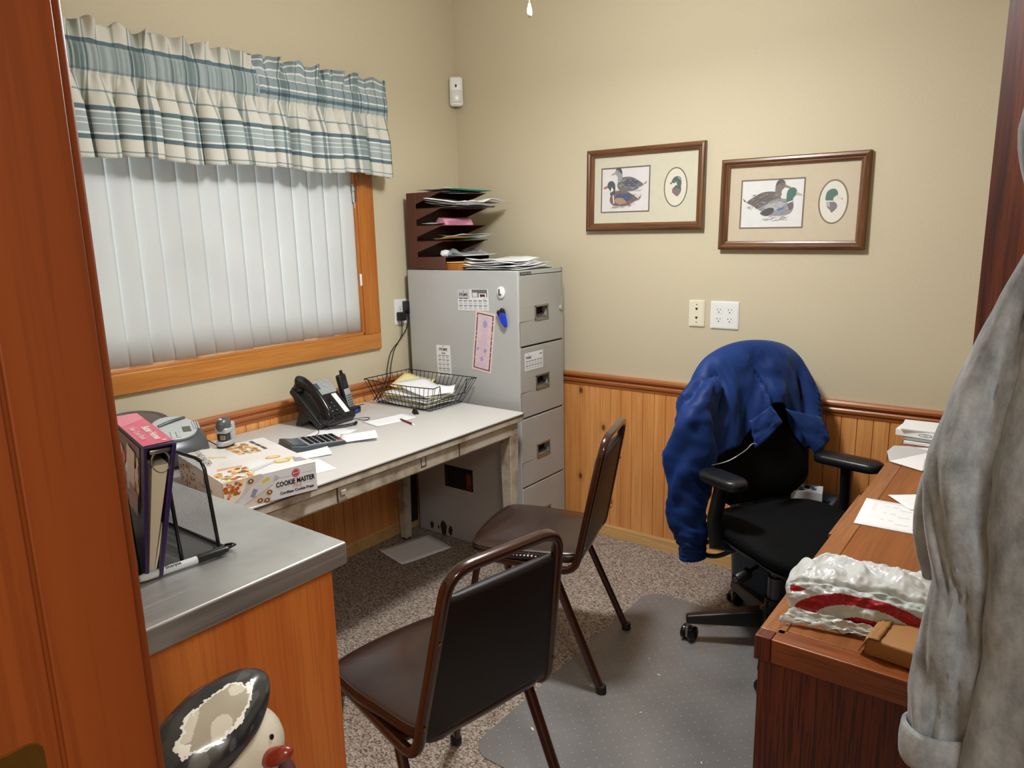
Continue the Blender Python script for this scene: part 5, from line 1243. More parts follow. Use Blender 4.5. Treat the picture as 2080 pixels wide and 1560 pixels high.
q = MB(frame((XB, .008, H_ + .0008), (1, 0, 0), (0, 1, 0))); q.poly([(.0, .0, 0), (.257, .0, 0), (.250, .046, 0), (0, .046, 0)], '#d8405e'); q.poly([(.0, .0, .0002), (.10, 0, .0002), (.06, .046, .0002), (0, .046, .0002)], '#e26a84')
add_text(q, 'Better Homes', Matrix.Translation((.175, .031, .0006)), .018, '#f4e0e4', bold=.0006); add_text(q, 'New Cook Book', Matrix.Translation((.165, .012, .0006)), .014, '#f0c0cc', bold=.0003)
q.poly([(.238 + .004 * math.cos(k), .036 + .004 * math.sin(k), .0006) for k in range(6)], '#f4ecee'); q.open = True; obj('printed_spine', q, print_gl, sp_)
q = MB(frame((XB, -.0352, 0), (1, 0, 0), (0, .0, 1))); q.M = Matrix(((1, 0, 0, XB), (0, .103, -1, -.0150), (0, 1, 0, 0), (0, 0, 0, 1)))
q.poly([(0, .11, 0), (.236, .11, 0), (.236, H_ - .006, 0), (0, H_ - .006, 0)], '#5a2a2c'); rnd = random.Random(6)
for _ in range(50):
    x, y, s = rnd.uniform(.01, .225), rnd.uniform(.12, H_ - .02), rnd.uniform(.004, .014); q.poly([(x + s * math.cos(k), y + s * 1.2 * math.sin(k), .0004 + rnd.random() * .0004) for k in range(6)], rnd.choice(['#c23a30', '#d89a90', '#e8d0c8', '#7c4a30', '#e0a030', '#a02a28', '#5a6a30']))
q.poly([(.150, .125, .0012), (.205, .125, .0012), (.205, .195, .0012), (.150, .20, .0012)], '#d8b4b0'); q.poly([(.165, .10, .0014), (.225, .095, .0014), (.23, .13, .0014), (.17, .14, .0014)], '#a82420')
q.open = True; obj('printed_cover', q, print_gl, sp_)
obj('page_block', slab(.018, .042, -.006, .001, XB + .01, -.002, .006, H_ - .035), plain('page_edges', '#cdbfa4', .85, var=.03), bn)
obj('page_block', slab(.043, .047, .002, .005, XB + .01, -.006, .004, H_ - .06), paper2, bn)
q = MB(); q.tube([(-.004, .032 + .014 * math.cos(a * PI / 8), H_ - .030 + .018 * math.sin(a * PI / 8)) for a in range(16)], .0024, 8, True); q.rbox(-.016, .0, .016, .048, H_ - .016, H_ - .008, .002); obj('ring', q, chrome, bn, smooth=60)
fd = thing('folder', 'dark grey-green folder standing in the mesh sorter left of the purple binder', 'folder', (1.440, -2.505, KZ + .006))
q = MB(); q.prism(rrect(-.23, -.006, 0, .150, .02), -.010, .008, 'y'); obj('cover', q, plain('grey_green_card', '#2c3636', .5), fd, bevel=.002)
q = MB(); q.prism(rrect(-.22, -.012, .004, .142, .016), -.008, .012, 'y'); obj('inner_sheets', q, plain('blue_grey_card', '#4a5860', .5), fd)
mk = thing('marker_pen', 'white and black marker pen lying on the steel counter in front of the mesh sorter', 'marker', (1.452, -2.40, KZ + .0085), R(84), rot=(0, 0, R(96)))
# local +x runs along the pen towards the cap (world +y)
q = MB(); q.tube([(-.074, 0, 0), (-.066, 0, 0), (.018, 0, 0), (.020, 0, 0)], .0064, 16, scale=[.82, 1, 1, .96]); obj('barrel', q, paper_g, mk, smooth=40)
q = MB(); q.tube([(.018, 0, 0), (.022, 0, 0), (.066, 0, 0), (.072, 0, 0)], .0068, 16, scale=[1, 1.04, .95, .78]); cpp = obj('cap', q, black_pl, mk, smooth=40)
q = MB(); q.rbox(.024, .070, -.0022, .0022, .006, .0095, .001); obj('clip', q, black_pl, cpp).rotation_euler = (R(-60), 0, 0)
q = MB(Matrix.Rotation(R(30), 4, 'X')); add_text(q, 'Sharpie', Matrix.Translation((-.022, 0, .0067)), .0085, '#1c1c20', bold=.0002); q.open = True; obj('printed_name', q, print_m, mk)
mk.rotation_euler = (0, 0, R(84))

# snowman ----------------------------------------------------------------------------
sn = thing('snowman_figure', 'painted snowman figure with a chipped black hat beside the steel-topped counter', 'figurine', (1.735, -2.50, 0))
snow = plain('snow_paint', '#d6cdb8', .4, var=.12, scale=14, coat=.4)
blk = plain('hat_paint', '#242528', .32, var=.5, scale=14, bmp=.5, bscale=26, coat=.5)
q = MB(); q.lathe([(0, 0), (.11, 0), (.135, .05), (.140, .16), (.12, .27), (.09, .33), (.105, .38), (.112, .46), (.095, .56), (.06, .63), (.045, .665), (.05, .69), (0, .70)], 28, (-.0, .0, 0)); obj('body', q, snow, sn, smooth=60)
hc = (.0, -.004, .788)
q = MB(); q.ball(hc, (.056, .066, .062), 28, 18); hd = obj('head', q, snow, sn, smooth=80)
q = MB(Matrix.Translation((hc[0] + .050, hc[1] + .012, hc[2] + .004)) @ Matrix.Rotation(R(64), 4, 'Y') @ Matrix.Rotation(R(-28), 4, 'X')); q.lathe([(0, -.01), (.012, 0), (.0125, .012), (.011, .026), (.009, .034), (.004, .040), (0, .041)], 16); obj('nose', q, plain('carrot_paint', '#8a2e14', .3, coat=.6), hd, smooth=60)
def onface(a, e, s=1.0):
    d = Vector((math.cos(R(a)) * math.cos(R(e)), math.sin(R(a)) * math.cos(R(e)), math.sin(R(e))))
    return (hc[0] + d.x * .0560 * s, hc[1] + d.y * .066 * s, hc[2] + d.z * .062 * s)
for a, e in ((26, 26), (-22, 2)):
    q = MB(); q.ball(onface(a, e), (.0028, .0036, .0044), 10, 8); obj('eye', q, black_gl, hd)
for a, e in ((44, -14), (32, -30), (12, -38), (-8, -36)):
    q = MB(); q.ball(onface(a, e), (.0026, .0034, .0034), 10, 8); obj('mouth_coal', q, black_gl, hd)
# hat: long tapering cap pulled over the back of the head, worn through to the plaster
h0, h1 = Vector((.010, -.135, .842)) - Vector((0, 0, 0)), Vector((.0, .048, .886))
ax = (h1 - h0); L_ = ax.length; ax.normalize(); sd = ax.cross(Vector((0, 0, 1))).normalized(); up_ = sd.cross(ax)
def hat(u, v):
    t = v; r = .059 * max(0, math.sin(PI * t ** .92)) ** .52
    r = max(r, .0005); a = 2 * PI * u; k_ = 1 + .05 * noise.noise(Vector((math.cos(a) * 2, math.sin(a) * 2, t * 5)))
    p = h0 + ax * (L_ * t) + (sd * math.cos(a) * 1.05 + up_ * math.sin(a) * .74) * r * k_
    p += up_ * (-.028 + .022 * t)
    return tuple(p)
def hatc(u, v):
    a = 2 * PI * u; px_ = math.cos(a - R(60)); 
    d = ((1 - px_) / .15) ** 1 + ((v - .52) / .31) ** 2 + .30 * noise.noise(Vector((u * 22, v * 12, 1))) + .22 * noise.noise(Vector((u * 60, v * 34, 5)))
    if d < .72: return hexc('#a89e8c' if noise.noise(Vector((u * 12, v * 6, 3))) < .12 else '#cfc8b6')
    if d < .98: return hexc('#ece8de')
    g = .5 + .5 * noise.noise(Vector((u * 16, v * 9, 7)))
    return hexc('#2b2c2e') if g < .62 else hexc('#4c4d4e')
hat_m = vcol('hat_paint_worn', .3, .5); hat_m.node_tree.nodes['Principled BSDF'].inputs['Coat Weight'].default_value = .5
q = MB(); q.grid(hat, 200, 130, None, hatc, True); obj('hat', q, hat_m, sn, smooth=80)
q = MB(); q.tube([tuple(Vector(hc) + Vector((.062 * math.cos(a * PI / 10), .062 * math.sin(a * PI / 10), -.058))) for a in range(20)], .014, 10, True); obj('scarf', q, plain('dark_red_scarf', '#4a1a1c', .8), sn, smooth=60)

# ------------------------------------------------------------------ floor items
q = MB(); pts = rrect(1.325, 2.50, -1.575, -.405, .07, 6)
q.prism(pts, .0012, .0042); tag(obj('chair_mat', q, mat_m, bevel=.001), 'translucent grey vinyl chair mat with studs on the carpet', 'chair mat')
sheet('loose_paper', 'white sheet of paper lying on the carpet under the metal desk', 'paper', paper, (.215, -.665, .004), .28, .215, 77, .001, seed=14, rough=.004)
q = MB(); q.rbox(-.004, .004, -.002, .002, 0, .002, .0005)
for i, (x, y, s) in enumerate([(1.62, -.93, 2.4), (1.55, -.86, 1.5), (1.43, -1.40, 3.0), (1.66, -1.14, 1.6), (1.90, -1.24, 1.8)]):
    o = obj('paper_scrap', MB().rbox(-.0022 * s, .0022 * s, -.001 * s, .001 * s, 0, .0014 * s, .0003), paper2, loc=(x, y, .0043), rot=(0, 0, i * 1.3)); tag(o, 'tiny pale scrap of litter lying on the chair mat', 'litter', 'litter on the chair mat')

# ------------------------------------------------------------------ stacking chairs
def flatbar(w_, h_): return rrect(-w_ / 2, w_ / 2, -h_ / 2, h_ / 2, min(w_, h_) * .3, 2)
def rounded(pts, r, n=5):
    """polyline with its inner corners rounded"""
    P = [Vector(p) for p in pts]; out = [P[0]]
    for a, b_, c in zip(P, P[1:], P[2:]):
        d1, d2 = (a - b_), (c - b_); rr = min(r, d1.length * .49, d2.length * .49); p, q_ = b_ + d1.normalized() * rr, b_ + d2.normalized() * rr
        for k in range(n + 1): t = k / n; out.append(p * (1 - t) ** 2 + b_ * 2 * t * (1 - t) + q_ * t * t)
    return out + [P[-1]]
def stack_chair(loc, heading, label, damaged=False):
    t = thing('stacking_chair', label, 'chair', (loc[0], loc[1], 0), heading - PI / 2, 'brown vinyl stacking chairs')
    # local y forward, x to the sitter's right
    zt, yt, zb, yb, wt, wb, wf = .842, -.254, .404, -.155, .150, .190, .204
    seat_z = .458
    fr = [(-wb + .012, .155, .412), (-wb, -.06, .412), (-wb, yb - .012, zb), (-wt, yt, zt), (wt, yt, zt), (wb, yb - .012, zb), (wb, -.06, .412), (wb - .012, .155, .412)]
    path = rounded(fr, .058, 6)
    q = MB(); q.sweep(path, flatbar(.024, .022), False, True, (1, 0, 0)); obj('frame', q, tube_m, t, smooth=50)
    for s in (-1, 1):
        q = MB(); q.sweep(rounded([(s * (wb - .030), -.045, .415), (s * (wb - .006), -.088, .405), (s * (wf), -.256, .014)], .05, 4), flatbar(.024, .024), up=(1, 0, 0)); lg = obj('leg', q, tube_m, t, smooth=50)
        obj('foot_cap', MB().lathe([(.013, 0), (.017, .002), (.0165, .022), (.014, .026)], 12, (s * wf, -.258, .0045)), rubber, lg, smooth=40)
        q = MB(); q.sweep(rounded([(s * (wb - .030), .06, .415), (s * (wb - .008), .172, .405), (s * wf, .236, .014)], .05, 4), flatbar(.022, .022), up=(1, 0, 0)); lg = obj('leg', q, tube_m, t, smooth=50)
        obj('foot_cap', MB().lathe([(.013, 0), (.017, .002), (.0165, .022), (.014, .026)], 12, (s * wf, .237, .0045)), rubber, lg, smooth=40)
    q = MB(); q.sweep([(-.165, .12, .415), (.165, .12, .415)], flatbar(.020, .018)); q.sweep([(-.185, -.10, .415), (.185, -.10, .415)], flatbar(.020, .018)); obj('cross_bar', q, tube_m, t, smooth=50)
    # seat: rounded square, wider in front, crowned
    out = [(-.170, -.165), (-.196, -.02), (-.205, .10), (-.190, .185), (-.12, .212), (0, .220), (.12, .212), (.190, .185), (.205, .10), (.196, -.02), (.170, -.165), (.08, -.182), (-.08, -.182)]
    o2 = smoothpath([(a, b_, 0) for a, b_ in out], 6, True)
    def ring(sc, z, cy=.02): return [((p.x) * sc, cy + (p.y - cy) * sc, z) for p in o2]
    q = MB(); lv = [(.90, .424), (.975, .428), (1.0, .440), (.992, .452), (.965, .4585), (.92, .462), (.75, .470), (.5, .4745), (.25, .476)]
    n = len(o2); i0 = None; rings = [q.P(ring(s, z)) for s, z in lv]
    q.F([rings[0] + k for k in range(n)][::-1])
    for a, b_ in zip(rings, rings[1:]):
        for k in range(n): q.F((a + k, a + (k + 1) % n, b_ + (k + 1) % n, b_ + k))
    q.F([rings[-1] + k for k in range(n)])
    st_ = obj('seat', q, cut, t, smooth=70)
    q = MB(); q.tube([(p[0], p[1], .4575) for p in ring(.972, 0)], .0022, 6, True); obj('piping', q, cut, st_, smooth=60)
    # upholstered back between the uprights, open slot under the top rail
    def bk(v): return lerp(yb - .022, yt, v), lerp(zb + .04, zt, v)
    def hw(v): return lerp(wb, wt, v) - .010
    q = MB()
    v1 = .84; prof = []
    rows = [(0.0, .35), (.02, .8), (.05, 1), (.5, 1.0), (.80, 1), (.83, .8), (.845, .35)]
    F_, B_ = [], []
    nx = 12
    for sgn, lst in ((1, F_), (-1, B_)):
        for v, k in rows:
            y, z = bk(v); w_ = hw(v); row = []
            for j in range(nx + 1):
                x = lerp(-w_, w_, j / nx); cr = (1 - abs(2 * j / nx - 1) ** 4)
                row.append((x, y + sgn * (.010 * k + (.013 if sgn > 0 else .003) * cr * k) + .004, z + sgn * .002))
            lst.append(q.P(row))
    for lst, s in ((F_, 1), (B_, -1)):
        for a, b_ in zip(lst, lst[1:]):
            for j in range(nx): q.F((a + j, a + j + 1, b_ + j + 1, b_ + j)[::s])
    for j in range(nx): q.F((F_[0] + j, B_[0] + j, B_[0] + j + 1, F_[0] + j + 1)); q.F((F_[-1] + j, F_[-1] + j + 1, B_[-1] + j + 1, B_[-1] + j))
    for a, b_ in ((0, 0), (nx, nx)):
        for k in range(len(rows) - 1): q.F((F_[k] + a, F_[k + 1] + a, B_[k + 1] + a, B_[k] + a))
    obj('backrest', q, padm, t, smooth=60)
    for s in (-1, 1):
        for v in (.12, .62):
            y, z = bk(v); q = MB(); q.lathe([(.0045, 0), (.0045, .0015), (.002, .003), (0, .003)], 10, (0, 0, 0)); o = obj('screw', q, brass, t); o.location = (s * (lerp(wb, wt, v) + .000), y - .013, z); o.rotation_euler = (R(100), 0, 0)
    if damaged:
        q = MB()
        for i in range(20):
            y = -.115 + i * .0125; x = -interp([(-.165, .170), (-.02, .196), (.10, .205), (.185, .190)], y) - .0015; q.poly([(x + .006, y, .4570), (x + .006, y + .0075, .4570), (x - .001, y + .007, .4440), (x - .001, y + .001, .4440)])
        q.poly([(-.1665, -.10, .4485), (-.2045, .10, .4485), (-.2055, .10, .4440), (-.1755, -.10, .4440)])
        q.open = True; obj('tape_glint', q, plain('pale_tape_glint', '#d4d0d6', .2), st_)  # pale dashes stand for the glint on the torn, taped seat edge
    return t
stack_chair((1.471, -1.823), 2.944, 'nearer brown vinyl stacking chair, seen from behind in the foreground')
stack_chair((1.202, -1.001), 3.435, 'farther brown vinyl stacking chair, side-on in front of the filing cabinet', True)

# ------------------------------------------------------------------ office chair
OC = (1.885, -.470); OT = math.atan2(-.82, -.57)
oc = thing('office_chair', 'black ergonomic office chair on casters at the wooden desk with a jacket on its back', 'office chair', (OC[0], OC[1], 0), OT)
# five-star base turned so that two casters match the photo
bcx = (1.871 - OC[0], -.529 - OC[1]); ca, sa = math.cos(-OT), math.sin(-OT)
bc_ = (bcx[0] * ca - bcx[1] * sa, bcx[0] * sa + bcx[1] * ca)
a_first = math.atan2(-.673 + .529, 1.611 - 1.871) - OT
FZ = .0045
base_geo = MB(Matrix.Translation((bc_[0], bc_[1], 0)))
base_geo.lathe([(.045, .085), (.055, .10), (.052, .145), (.034, .16), (.034, .19)], 20); bs = obj('base_hub', base_geo, black_pl, oc, smooth=40)
for k in range(5):
    a = a_first + k * 2 * PI / 5 * -1
    M = Matrix.Translation((bc_[0], bc_[1], 0)) @ Matrix.Rotation(a, 4, 'Z')
    q = MB(M); i = q.P([(.03, -.030, .085), (.03, .030, .085), (.03, .026, .150), (.03, -.026, .150), (.305, -.016, .078), (.305, .016, .078), (.305, .013, .108), (.305, -.013, .108)])
    for f_ in ((0, 1, 2, 3), (4, 7, 6, 5), (0, 4, 5, 1), (1, 5, 6, 2), (2, 6, 7, 3), (3, 7, 4, 0)): q.F([i + w_ for w_ in f_])
    ar = obj('base_arm', q, black_pl, oc, bevel=.006, seg=3)
    Mc = M @ Matrix.Translation((.298, 0, 0)) @ Matrix.Rotation(.9 * k + .9, 4, 'Z')
    cs = MB(Mc); cs.tube([(0, 0, .050), (0, 0, .082)], .0065, 8); cs.rbox(-.022, .012, -.007, .007, .020, .062, .005); c_ = obj('caster', cs, chrome, ar, smooth=40)
    w_ = MB(Mc)
    for s in (-1, 1): w_.lathe([(.006, s * .008), (.0265, s * .008), (.0285, s * .011), (.0285, s * .020), (.024, s * .024), (.008, s * .025), (0, s * .023)], 22, (-.010, 0, .0285 + FZ), 'y')
    obj('caster_wheel', w_, black_gl, c_, smooth=40)
q = MB(Matrix.Translation((bc_[0], bc_[1], 0))); q.lathe([(.026, .16), (.026, .27), (.015, .27), (.015, .36)], 18); obj('gas_lift', q, plain('grey_metal', '#5b5d60', .3, .8), oc, smooth=40)
q = MB(); q.rbox(-.075, .075, -.13, .09, .335, .385, .014, 3); q.rbox(-.045, .045, .05, .14, .34, .375, .01, 2); obj('tilt_mechanism', q, black_pl, oc, smooth=40)
q = MB(); q.tube([(.07, .03, .355), (.17, .05, .335), (.205, .055, .325)], .007, 8); lv = obj('tilt_lever', q, black_pl, oc, smooth=50)
q = MB(); q.tube([(.195, .054, .327), (.200, .055, .326), (.250, .064, .316), (.256, .065, .315)], .021, 14, scale=[.7, 1, 1, .8]); obj('knob', q, black_pl, lv, smooth=40)
q = MB(); q.tube([(.2555, .065, .315), (.2575, .0655, .3147)], .010, 12); obj('knob_mark', q, dgrey_pl, lv)
q = MB(); q.tube(smoothpath([(.10, -.08, .365), (.19, -.14, .30), (.22, -.22, .30), (.16, -.27, .36), (.10, -.25, .40)], 5), .009, 8); q.tube(smoothpath([(.20, -.10, .40), (.235, -.17, .34), (.20, -.23, .33), (.14, -.26, .38)], 5), .007, 8); obj('back_bracket', q, black_pl, oc, smooth=50)
# seat pan and cushion
def sq(n=44, w_=.25, y0=-.215, y1=.265, p=3.4):
    out = []
    for k in range(n):
        a = 2 * PI * k / n; c, s = math.cos(a), math.sin(a); r = (abs(c) ** p + abs(s) ** p) ** (-1 / p)
        out.append((w_ * c * r, (y0 + y1) / 2 + (y1 - y0) / 2 * s * r))
    return out
def loft(q, levels, cy=.02):
    rg = []
    for sc, z, fn_ in levels:
        rg.append(q.P([(x * sc, cy + (y - cy) * sc, z + (fn_(x, y) if fn_ else 0)) for x, y in SQ]))
    n = len(SQ); q.F([rg[0] + k for k in range(n)][::-1])
    for a, b_ in zip(rg, rg[1:]):
        for k in range(n): q.F((a + k, a + (k + 1) % n, b_ + (k + 1) % n, b_ + k))
    q.F([rg[-1] + k for k in range(n)])
SQ = sq(); wf_ = lambda x, y: -.35 * max(0, y - .12) ** 1.2 + .25 * x * x
q = MB(); loft(q, [(.80, .385, wf_), (.97, .392, wf_), (.985, .402, wf_), (.90, .41, wf_)]); obj('seat_pan', q, black_pl, oc, smooth=60)
q = MB(); loft(q, [(.93, .405, wf_), (.99, .412, wf_), (1.0, .435, wf_), (.97, .450, wf_), (.88, .458, wf_), (.55, .452, wf_), (.2, .449, None)]); obj('seat', q, cloth_blk, oc, smooth=70)
# backrest: rounded shell leaning back slightly
def backpt(x, z, d):
    """x across, z height above the seat level, d in front (+) of the shell centre"""
    t = (z - .44) / .62
    return (x - .03, -.215 - .10 * t + .05 * (x / .24) ** 2 * .8 + .02 * math.sin(PI * t) + d, z)
def bw(t):  # half width with a rounded top
    return .212 * (1 - max(0, (t - .62) / .38) ** 2.6 * .55) * (1 - max(0, (.16 - t) / .16) ** 2 * .35)
q = MB(); NX, NZ = 16, 20; A_, B_ = [], []
for lst, d in ((A_, .022), (B_, -.022)):
    for r_ in range(NZ + 1):
        t = r_ / NZ; e = min(1, min(t, 1 - t) * 9) ** .5; row = []
        for c in range(NX + 1):
            s = 2 * c / NX - 1; ee = (1 - abs(s) ** 6) ** .5
            row.append(backpt(s * bw(t) * (.93 + .07 * e), .46 + .585 * t - .05 * (t > .8) * ((t - .8) / .2) ** 2 * s * s, d * e * ee))
        lst.append(q.P(row))
for lst, s in ((A_, 1), (B_, -1)):
    for a, b_ in zip(lst, lst[1:]):
        for c in range(NX): q.F((a + c, a + c + 1, b_ + c + 1, b_ + c)[::s])
obj('backrest', q, cloth_blk, oc, smooth=80)
q = MB(); q.tube(smoothpath([(0, -.10, .37), (0, -.24, .39), (0, -.285, .50), (0, -.30, .70)], 5), .026, 10, e=.5, up=(1, 0, 0)); obj('back_support', q, black_pl, oc, smooth=50)
for s, sw, dx in ((1, 10, 0), (-1, 24, 0)):
    # s=1 is the arm nearer the camera; pads swivel
    px_ = s * .262
    q = MB(); q.tube([(s * .20, -.02, .395), (px_ + s * .012, -.03, .41), (px_ + s * .016, -.035, .50), (px_, -.02, .625)], .028, 12, e=.55, up=(0, 1, 0)); st_ = obj('arm_post', q, black_pl, oc, smooth=50)
    M = Matrix.Translation((px_, -.02, .640)) @ Matrix.Rotation(R(sw), 4, 'Z')
    q = MB(M); pts = rrect(-.046, .046, -.095 if s > 0 else -.12, .095 if s > 0 else .125, .044, 6)
    i_, n = None, len(pts); rg = [q.P([(x * k, y * (1 - (1 - k) * .5), z) for x, y in pts]) for k, z in ((.75, -.016), (.97, -.010), (1, .004), (.96, .014), (.82, .020), (.4, .023))]
    q.F([rg[0] + k for k in range(n)][::-1]); q.F([rg[-1] + k for k in range(n)])
    for a, b_ in zip(rg, rg[1:]):
        for k in range(n): q.F((a + k, a + (k + 1) % n, b_ + (k + 1) % n, b_ + k))
    obj('arm_pad', q, armp, oc, smooth=70)

# jacket over the chair back ------------------------------------------------------------
jk = thing('jacket', 'navy blue nylon jacket draped over the back of the office chair', 'jacket', (OC[0], OC[1], 0), OT)
ridge = [(0, (.232, .905)), (.10, (.212, .955)), (.22, (.16, 1.010)), (.38, (.07, 1.046)), (.52, (-.04, 1.058)), (.68, (-.16, 1.042)), (.80, (-.235, 1.000)), (.90, (-.272, .925)), (1, (-.292, .84))]
hem = [(0, (.262, .76)), (.10, (.238, .66)), (.28, (.150, .685)), (.40, (.060, .715)), (.47, (-.005, .80)), (.54, (-.045, .835)), (.62, (-.105, .830)), (.70, (-.150, .735)), (.78, (-.200, .655)), (.88, (-.262, .680)), (1, (-.318, .712))]
def itab(tab, u):
    for k in range(len(tab) - 1):
        if u <= tab[k + 1][0] or k == len(tab) - 2:
            g = lambda i: tab[max(0, min(len(tab) - 1, i))][1]; t = (u - tab[k][0]) / (tab[k + 1][0] - tab[k][0])
            a, b_, c, d = g(k - 1), g(k), g(k + 1), g(k + 2)
            return tuple(.5 * ((2 * b_[j]) + (c[j] - a[j]) * t + (2 * a[j] - 5 * b_[j] + 4 * c[j] - d[j]) * t * t + (-a[j] + 3 * b_[j] - 3 * c[j] + d[j]) * t ** 3) for j in (0, 1))
def itab_linear(tab, u):
    for (a, va), (b_, vb) in zip(tab, tab[1:]):
        if u <= b_: t = (u - a) / (b_ - a); t = t * t * (3 - 2 * t) * .5 + t * .5; return (lerp(va[0], vb[0], t), lerp(va[1], vb[1], t))
    return tab[-1][1]
def shell_y(z): t = (z - .44) / .62; return -.215 - .10 * t + .02 * math.sin(PI * t)
def jfn(u, v):
    s = 2 * v - 1                       # -1 hem behind, 0 on the ridge, 1 hem in front
    rx_, rz_ = itab(ridge, u); hx_, hz_ = itab(hem, u)
    if s < 0: hz_ = .60 + .02 * math.sin(u * 9); hx_ = rx_ * 1.08
    a = abs(s); x = lerp(rx_, hx_, a ** 1.1); z = lerp(rz_, hz_, a ** 1.15 if a > .001 else 0)
    edge = max(0, 1 - abs(2 * u - 1) ** 9) ** .5
    d = (.048 + .012 * a) * edge * (1 - math.exp(-a * 11)) * (1 if s > 0 else -1)
    z -= .010 * (1 - edge) * 0
    # folds run down from the shoulders and gather at the notch
    f = .012 * math.sin(u * 21 + 2.2 * a) * min(1, a * 2.5) * edge + .006 * math.sin(u * 47 - 3 * a + 1) * min(1, a * 2) * edge
    f += .012 * nz(u * 5, a * 3.2, 4) * min(1, a * 3) + .011 * (.5 - abs(nz(u * 10 + a * .8, a * 1.5, 8)) * 2) * min(1, a * 3) + .005 * (.5 - abs(nz(u * 24 - a * 2, a * 4, 2)) * 2) * min(1, a * 3)
    if s > 0:
        # the raglan seam: a ridge from the left shoulder down to the notch
        us = .40 + .13 * math.sin(a * 1.5) ; f += .012 * math.exp(-((u - us) / .012) ** 2) * min(1, a * 4) - .012 * (u > us) * math.exp(-(u - us) / .06) * min(1, a * 3)
        f += .022 * math.exp(-((u - .54) / .12) ** 2) * a ** 3
        f += .020 * math.exp(-((u - .17) / .07) ** 2) * math.exp(-((a - .72) / .2) ** 2)
        # gathered elastic on the left shoulder
        f += .004 * math.sin(a * 90 + u * 40) * math.exp(-((u - .16) / .05) ** 2) * math.exp(-((a - .42) / .16) ** 2)
        f += .004 * math.sin(a * 80 + u * 20) * math.exp(-((u - .90) / .05) ** 2) * math.exp(-((a - .40) / .25) ** 2)
    return (x - .004, shell_y(z) + d + f * (1 if s > 0 else -.6), z + .004)
q = MB().grid(jfn, 90, 84); q.open = True; obj('body', q, navy, jk, smooth=80, solid=.0025)
def limb(pts, nu=36, nv=70, wr=.006, seed=0, cuff=True, open_=True):
    """a hanging sleeve: pts = (centre, half width, half depth)"""
    P = smoothpath([p[0] for p in pts], 12); W = smoothpath([(p[1], p[2], 0) for p in pts], 12); n = len(P) - 1
    def fn(u, v):
        k = v * n; i = min(n - 1, int(k)); t = k - i; c = P[i].lerp(P[i + 1], t); w_ = W[i].lerp(W[i + 1], t); a = 2 * PI * u
        ww = wr * (nz(math.cos(a) * 1.2, v * 7 + 1.2 * math.sin(a), seed) * 1.7 + .8 * (.4 - 2 * abs(nz(math.cos(a) * 1.1, v * 13 + 1.6 * math.sin(a + 1), seed + 5))) + 1.3 * nz(math.sin(a) * 1.5, v * 5, seed + 9) + .25 * nz(math.cos(a) * 3, v * 40, seed))
        return (c.x + math.cos(a) * (w_.x + ww), c.y + math.sin(a) * (w_.y + ww), c.z + .5 * ww)
    return MB().grid(fn, nu, nv, None, None, True)
q = limb([((.185, -.245, .955), .030, .030), ((.235, -.21, .905), .060, .048), ((.268, -.19, .82), .078, .056), ((.276, -.19, .70), .090, .056), ((.280, -.195, .60), .086, .052), ((.280, -.195, .50), .082, .050), ((.278, -.19, .42), .074, .046), ((.270, -.185, .355), .056, .038), ((.267, -.185, .338), .050, .034)], wr=.012, seed=2); q.open = True
sl_ = obj('sleeve', q, navy, jk, smooth=80, solid=.002)
q = limb([((.267, -.185, .345), .051, .035), ((.265, -.185, .315), .052, .036), ((.264, -.185, .285), .050, .034)], nv=16, wr=.003, seed=4); q.open = True; obj('cuff', q, navy, sl_, smooth=70, solid=.003)
q = limb([((-.14, -.345, .86), .050, .036), ((-.15, -.36, .78), .060, .035), ((-.15, -.37, .66), .066, .035), ((-.14, -.37, .50), .058, .035), ((-.14, -.37, .40), .045, .03)], wr=.008, seed=12); q.open = True; obj('sleeve', q, navy, jk, smooth=80, solid=.002)
# turned-out collar flap and the right front corner
def quad(a, b_, c, d, k=.006, s=3):
    A, B2, C_, D = map(Vector, (a, b_, c, d))
    return lambda u, v: tuple((A.lerp(B2, u)).lerp(D.lerp(C_, u), v) + Vector((0, k * (math.sin(PI * u) + math.sin(PI * v)) + .010 * nz(u * 2.5, v * 2.5, s) + .005 * nz(u * 7, v * 7, s), .006 * nz(u * 3, v * 3, s + 4))))
yf = -.158
q = MB().grid(quad((.070, yf + .006, .800), (-.030, yf - .004, .842), (-.052, yf + .034, .785), (.060, yf + .034, .700)), 12, 12); q.open = True; obj('collar_flap', q, navy, jk, smooth=70, solid=.003)
q = MB().grid(quad((-.095, yf - .004, .826), (-.255, yf + .002, .775), (-.265, yf + .038, .700), (-.196, yf + .048, .650)), 14, 12); q.open = True; obj('front_flap', q, navy, jk, smooth=70, solid=.003)
q = MB().tube(smoothpath([(.228, yf + .022, .655), (.170, yf + .036, .668), (.110, yf + .045, .700), (.078, yf + .043, .722), (.058, yf + .042, .718)], 5), .0017, 6); obj('zipper', q, silver_pl, jk, smooth=60)

